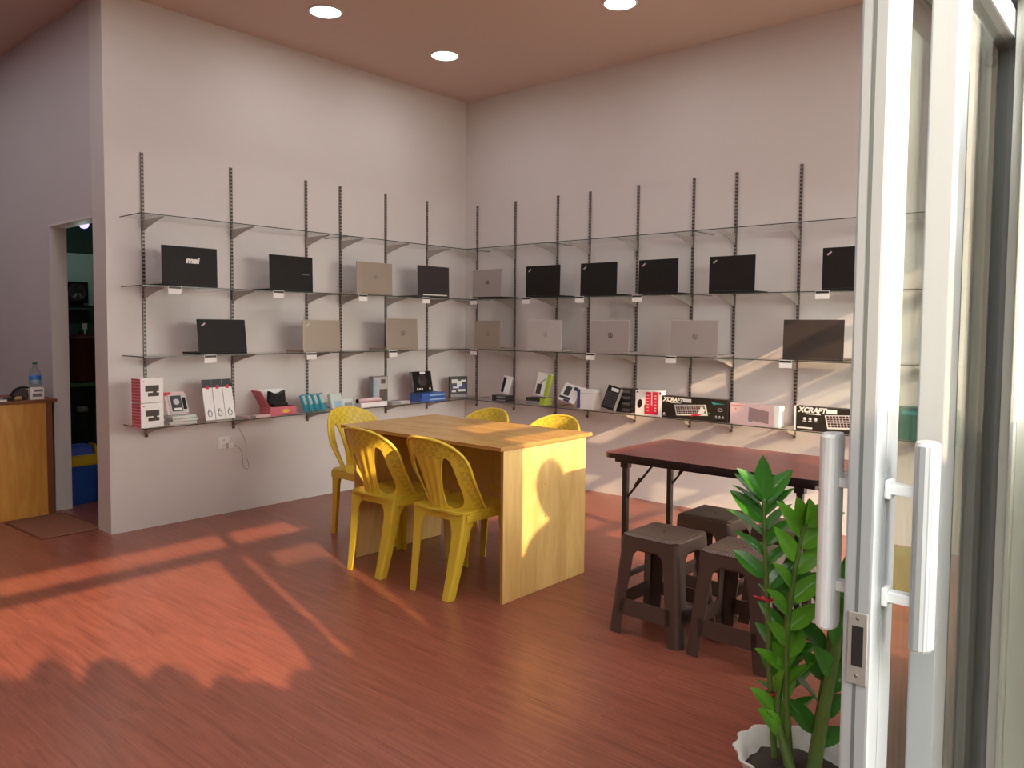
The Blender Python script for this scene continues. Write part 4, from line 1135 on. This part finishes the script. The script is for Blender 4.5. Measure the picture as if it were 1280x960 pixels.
for k in range(4):
    b2 = B(0, .012, -.23, .25, 0, .105, bev=.002); b2.transform(Matrix.Translation((0, 0, k*.105)) @ Matrix.Rotation(.10, 4, 'Y')); _join(bm, b2)
obj('slats', bm, BLIND, t)
obj('head_rail', B(-.002, .03, -.24, .26, .415, .435), BLIND, t)
t = thing('wall_fan', 'black square box fan in front of the pale blind', 'fan', (-1.86, -2.74, 1.52))
obj('housing', B(-.05, .05, -.09, .09, 0, .175, bev=.008), BLK, t)
bm = NB(); bm_lathe(bm, [(.07, .05), (.07, .058), (.060, .058), (.060, .052)], 30, c=(0, 0, .0875), axis='x'); obj('grille', bm, BLKG, t)
bm = NB()
for k in range(5):
    a = 2*PI*k/5; b2 = B(-.003, .003, -.014, .014, .012, .056); b2.transform(Matrix.Translation((.052, 0, .0875)) @ Matrix.Rotation(a, 4, 'X') @ Matrix.Rotation(.5, 4, 'Z')); _join(bm, b2)
obj('blade', bm, BLKG, t)
obj('stand', B(-.02, .02, -.06, .06, -.035, .0), BLK, t)
t = thing('wall_shelf', 'short dark shelf under the black box fan', 'shelf', (-1.86, -2.66, 1.46))
obj('board', B(-.09, .06, -.17, .03, 0, .02, bev=.002), BACKW, t); obj('bracket', B(-.085, -.06, -.15, -.13, -.08, 0), BACKW, t)
t = thing('night_lamp', 'small violet glowing ceiling lamp inside the dark storeroom', 'lamp', (-1.1, -2.938, 2.44))
bm = NB(); bm_lathe(bm, [(.012, 0), (.012, -.33)], 12); bm_lathe(bm, [(.03, -.33), (.034, -.335), (.034, -.345)], 20); obj('fitting', bm, WHT, t)
bm = NB(); bm_lathe(bm, [(.034, -.345), (.034, -.355), (.024, -.376), (0, -.384)], 20); obj('bulb', bm, LAMPV, t)
l = bpy.data.lights.new('lamp', 'POINT'); l.energy = 2.4; l.color = (.72, .95, .85); l.shadow_soft_size = .04  # pale green fill added to brighten the storeroom, unlike the violet bulb
lo = bpy.data.objects.new('lamp', l); COL.objects.link(lo); lo.parent = t; lo.location = (0, 0, -.45)

# ------------------------------------------------------------------ outside: person throwing the desk shadow, added hedge shaped to the floor shadow
def person(loc, rz, hgt):
    t = thing('person', 'person in a dark shirt standing outside the glass, casting the shadow on the desk', 'person', loc, rz)
    s = hgt/1.75
    V = [(0, 0, .97), (0, .0, 1.12), (0, .01, 1.30), (0, .0, 1.42), (0, 0, 1.50),
         (-.19, 0, 1.40), (-.235, .01, 1.12), (-.225, -.05, .88), (-.22, -.07, .80), (.19, 0, 1.40), (.235, .01, 1.12), (.225, -.05, .88), (.22, -.07, .80),
         (-.10, 0, .90), (-.105, -.01, .50), (-.11, .01, .08), (-.115, -.13, .035), (.10, 0, .90), (.105, -.01, .50), (.11, .01, .08), (.115, -.13, .035)]
    E_ = [(0, 1), (1, 2), (2, 3), (3, 4), (3, 5), (5, 6), (6, 7), (7, 8), (3, 9), (9, 10), (10, 11), (11, 12), (0, 13), (13, 14), (14, 15), (15, 16), (0, 17), (17, 18), (18, 19), (19, 20)]
    Rr = [(.155, .11), (.14, .10), (.165, .115), (.12, .09), (.072, .072), (.065, .06), (.045, .045), (.034, .034), (.03, .02), (.065, .06), (.045, .045), (.034, .034), (.03, .02),
          (.09, .09), (.06, .06), (.042, .042), (.04, .03), (.09, .09), (.06, .06), (.042, .042), (.04, .03)]
    me = bpy.data.meshes.new('body'); me.from_pydata([tuple(c*s for c in v) for v in V], E_, [])
    o = bpy.data.objects.new('body', me); COL.objects.link(o); o.parent = t
    md = o.modifiers.new('skin', 'SKIN'); md.use_smooth_shade = True
    for i, r in enumerate(Rr): me.skin_vertices[0].data[i].radius = (r[0]*s, r[1]*s)
    me.skin_vertices[0].data[0].use_root = True
    ss = o.modifiers.new('sub', 'SUBSURF'); ss.levels = 2; ss.render_levels = 2
    me.materials.append(plain('dark_shirt', srgb(62, 66, 84), .8, noise=.1))
    bm = NB(); bmesh.ops.create_uvsphere(bm, u_segments=28, v_segments=20, radius=1)
    for v in bm.verts:
        x, y, z = v.co
        w = .082*(1-.22*max(0, -z)**1.5); d_ = .102*(1-.15*max(0, -z))
        yy = y*d_
        if y < -.5: yy -= .016*math.exp(-((z+.12)/.16)**2-(x/.18)**2)     # nose
        if y < -.4: yy -= .008*math.exp(-((z+.75)/.18)**2-(x/.35)**2)     # chin
        v.co = Vector((x*w, yy, z*.125))*s
    hd = obj('head', bm, plain('skin', srgb(150, 104, 80), .6, noise=.05), t, loc=(0, -.01*s, 1.628*s), smooth=True)
    bm = NB(); bmesh.ops.create_uvsphere(bm, u_segments=24, v_segments=16, radius=1)
    for v in bm.verts:
        v.co = Vector((v.co.x*.104, v.co.y*.118+.012, v.co.z*.128+.012))*s
    dl = [v for v in bm.verts if v.co.z < .01*s and v.co.y < .04*s or v.co.z < -.06*s]
    bmesh.ops.delete(bm, geom=dl, context='VERTS'); obj('hair', bm, BLK, hd, smooth=True)
    bm = NB()
    for sx in (-1, 1):
        e = NB(); bmesh.ops.create_uvsphere(e, u_segments=12, v_segments=8, radius=.011*s); e.transform(Matrix.Translation((sx*.03*s, -.086*s, .012*s))); _join(bm, e)
    obj('eye', bm, WHT, hd)
    bm = NB()
    for sx in (-1, 1):
        e = NB(); bmesh.ops.create_uvsphere(e, u_segments=12, v_segments=8, radius=1); e.transform(Matrix.Translation((sx*.08*s, .0, -.01*s)) @ Matrix.Diagonal((.012*s, .02*s, .033*s, 1))); _join(bm, e)
    obj('ear', bm, bpy.data.materials['skin'], hd, smooth=True)
    obj('mouth', B(-.022*s, .022*s, -.093*s, -.088*s, -.07*s, -.062*s), PINK, hd)
    for sx in (-1, 1):
        bm = NB(); c = Vector((sx*.219, -.08, .775))*s
        pm = B(-.014*s, .014*s, -.038*s, .038*s, -.05*s, .035*s, bev=.01*s); pm.transform(Matrix.Translation(c)); _join(bm, pm)
        for k, (ln, yy) in enumerate(((.062, -.028), (.072, -.010), (.068, .009), (.054, .027))):
            b0 = c+Vector((0, yy, -.045))*s
            bm_tube(bm, [b0, b0+Vector((-sx*.004, -.004, -ln*.5))*s, b0+Vector((-sx*.016, -.012, -ln))*s], [.0085*s, .008*s, .006*s], 8)
        b0 = c+Vector((0, -.034, .0))*s; bm_tube(bm, [b0, b0+Vector((-sx*.008, -.022, -.028))*s, b0+Vector((-sx*.014, -.026, -.058))*s], [.011*s, .010*s, .007*s], 8)
        obj('hand', bm, bpy.data.materials['skin'], t)
    return t
person((5.22, -2.78, -.04), -PI/2+.5, 1.97)
rnd = random.Random(3)
t = thing('hedge', 'added unseen hedge outside the glass, bumpy top shaped to cast the floor shadow', 'hedge', (6.3, 0, -.04))  # unseen shadow caster, outline worked back from the floor shadow
prof = [(-7.6, 2.5), (-7.2, 2.62), (-6.8, 2.5), (-6.4, 2.6), (-6.0, 2.48), (-5.8, 2.42), (-5.56, 2.31), (-5.52, 2.27), (-5.483, 2.23), (-5.46, 2.24), (-5.434, 2.28), (-5.404, 2.307), (-5.37, 2.31),
        (-5.34, 2.28), (-5.325, 2.2), (-5.30, 2.12), (-5.27, 2.16), (-5.25, 2.206), (-5.218, 2.226), (-5.164, 2.21), (-5.12, 2.18), (-5.10, 2.12), (-5.088, 2.05), (-5.07, 2.06), (-5.041, 2.09), (-5.0, 2.103), (-4.955, 2.096),
        (-4.93, 2.054), (-4.918, 1.98), (-4.90, 1.92), (-4.874, 1.937), (-4.83, 1.975), (-4.79, 1.97), (-4.77, 1.91), (-4.733, 1.905), (-4.692, 1.89), (-4.66, 1.85), (-4.624, 1.82), (-4.582, 1.87), (-4.532, 1.89), (-4.493, 1.85),
        (-4.475, 1.88), (-4.45, 1.97), (-4.36, 1.96), (-4.31, 1.86), (-4.2, 1.84), (-4.1, 1.80)]
bm = NB()
secs = []
for (y, z) in prof:
    z += .04; k = lambda: rnd.uniform(-.02, .02)
    secs.append([(-.16+k(), y, 0), (.16+k(), y, 0), (.17+k(), y, z*.5), (.13+k(), y, z-.09), (.05, y, z), (-.05, y, z), (-.13+k(), y, z-.09), (-.17+k(), y, z*.5)])
bm_loft(bm, secs, smooth=True)
obj('foliage', bm, HEDGE, t)
# ------------------------------------------------------------------ light
sun = bpy.data.lights.new('sun', 'SUN'); sun.energy = 8.0; sun.angle = math.radians(.6); sun.color = (1, .69, .43)
so = bpy.data.objects.new('sun', sun); COL.objects.link(so)
so.rotation_euler = Vector((-1, .27, -.51)).to_track_quat('-Z', 'Y').to_euler()
SKY_B, SKY_G = .28, 1.5
w = bpy.data.worlds.new('World'); sc.world = w; w.use_nodes = True
nt = w.node_tree; bg = nt.nodes['Background']
# hazy evening sky: even blue-white dome with a broad warm glow round the low sun
tc = nt.nodes.new('ShaderNodeTexCoord'); dp = nt.nodes.new('ShaderNodeVectorMath'); dp.operation = 'DOT_PRODUCT'
dp.inputs[1].default_value = Vector((1, -.27, .42)).normalized()
nt.links.new(tc.outputs['Generated'], dp.inputs[0])
rp = nt.nodes.new('ShaderNodeValToRGB'); nt.links.new(dp.outputs['Value'], rp.inputs[0])
rp.color_ramp.interpolation = 'EASE'
rp.color_ramp.elements[0].position = .30; rp.color_ramp.elements[0].color = (SKY_B*.93, SKY_B*.98, SKY_B*1.05, 1)
rp.color_ramp.elements[1].position = .96; rp.color_ramp.elements[1].color = (SKY_G, SKY_G*.95, SKY_G*.90, 1)
nt.links.new(rp.outputs[0], bg.inputs[0]); bg.inputs[1].default_value = 10

# ------------------------------------------------------------------ camera
cam = bpy.data.cameras.new('camera'); co = bpy.data.objects.new('camera', cam); COL.objects.link(co)
Rm = Matrix(((0.754219, -0.04124, 0.655327), (0.656573, 0.035081, -0.753446), (0.008082, 0.998533, 0.053536))).to_4x4()
co.matrix_world = Matrix.Translation((5.164, -5.2564, 1.36)) @ Rm
cam.sensor_width = 36; cam.lens = 973.057/1280*36; cam.shift_y = -20.86/1280; cam.clip_start = .02
sc.camera = co
sc.view_settings.view_transform = 'Standard'; sc.view_settings.look = 'None'; sc.view_settings.gamma = 1; sc.view_settings.exposure = 0
sc.view_settings.use_curve_mapping = False
sc.cycles.max_bounces = 10; sc.cycles.diffuse_bounces = 6; sc.cycles.transparent_max_bounces = 16; sc.cycles.caustics_reflective = False; sc.cycles.caustics_refractive = False
sc.cycles.sample_clamp_indirect = 6
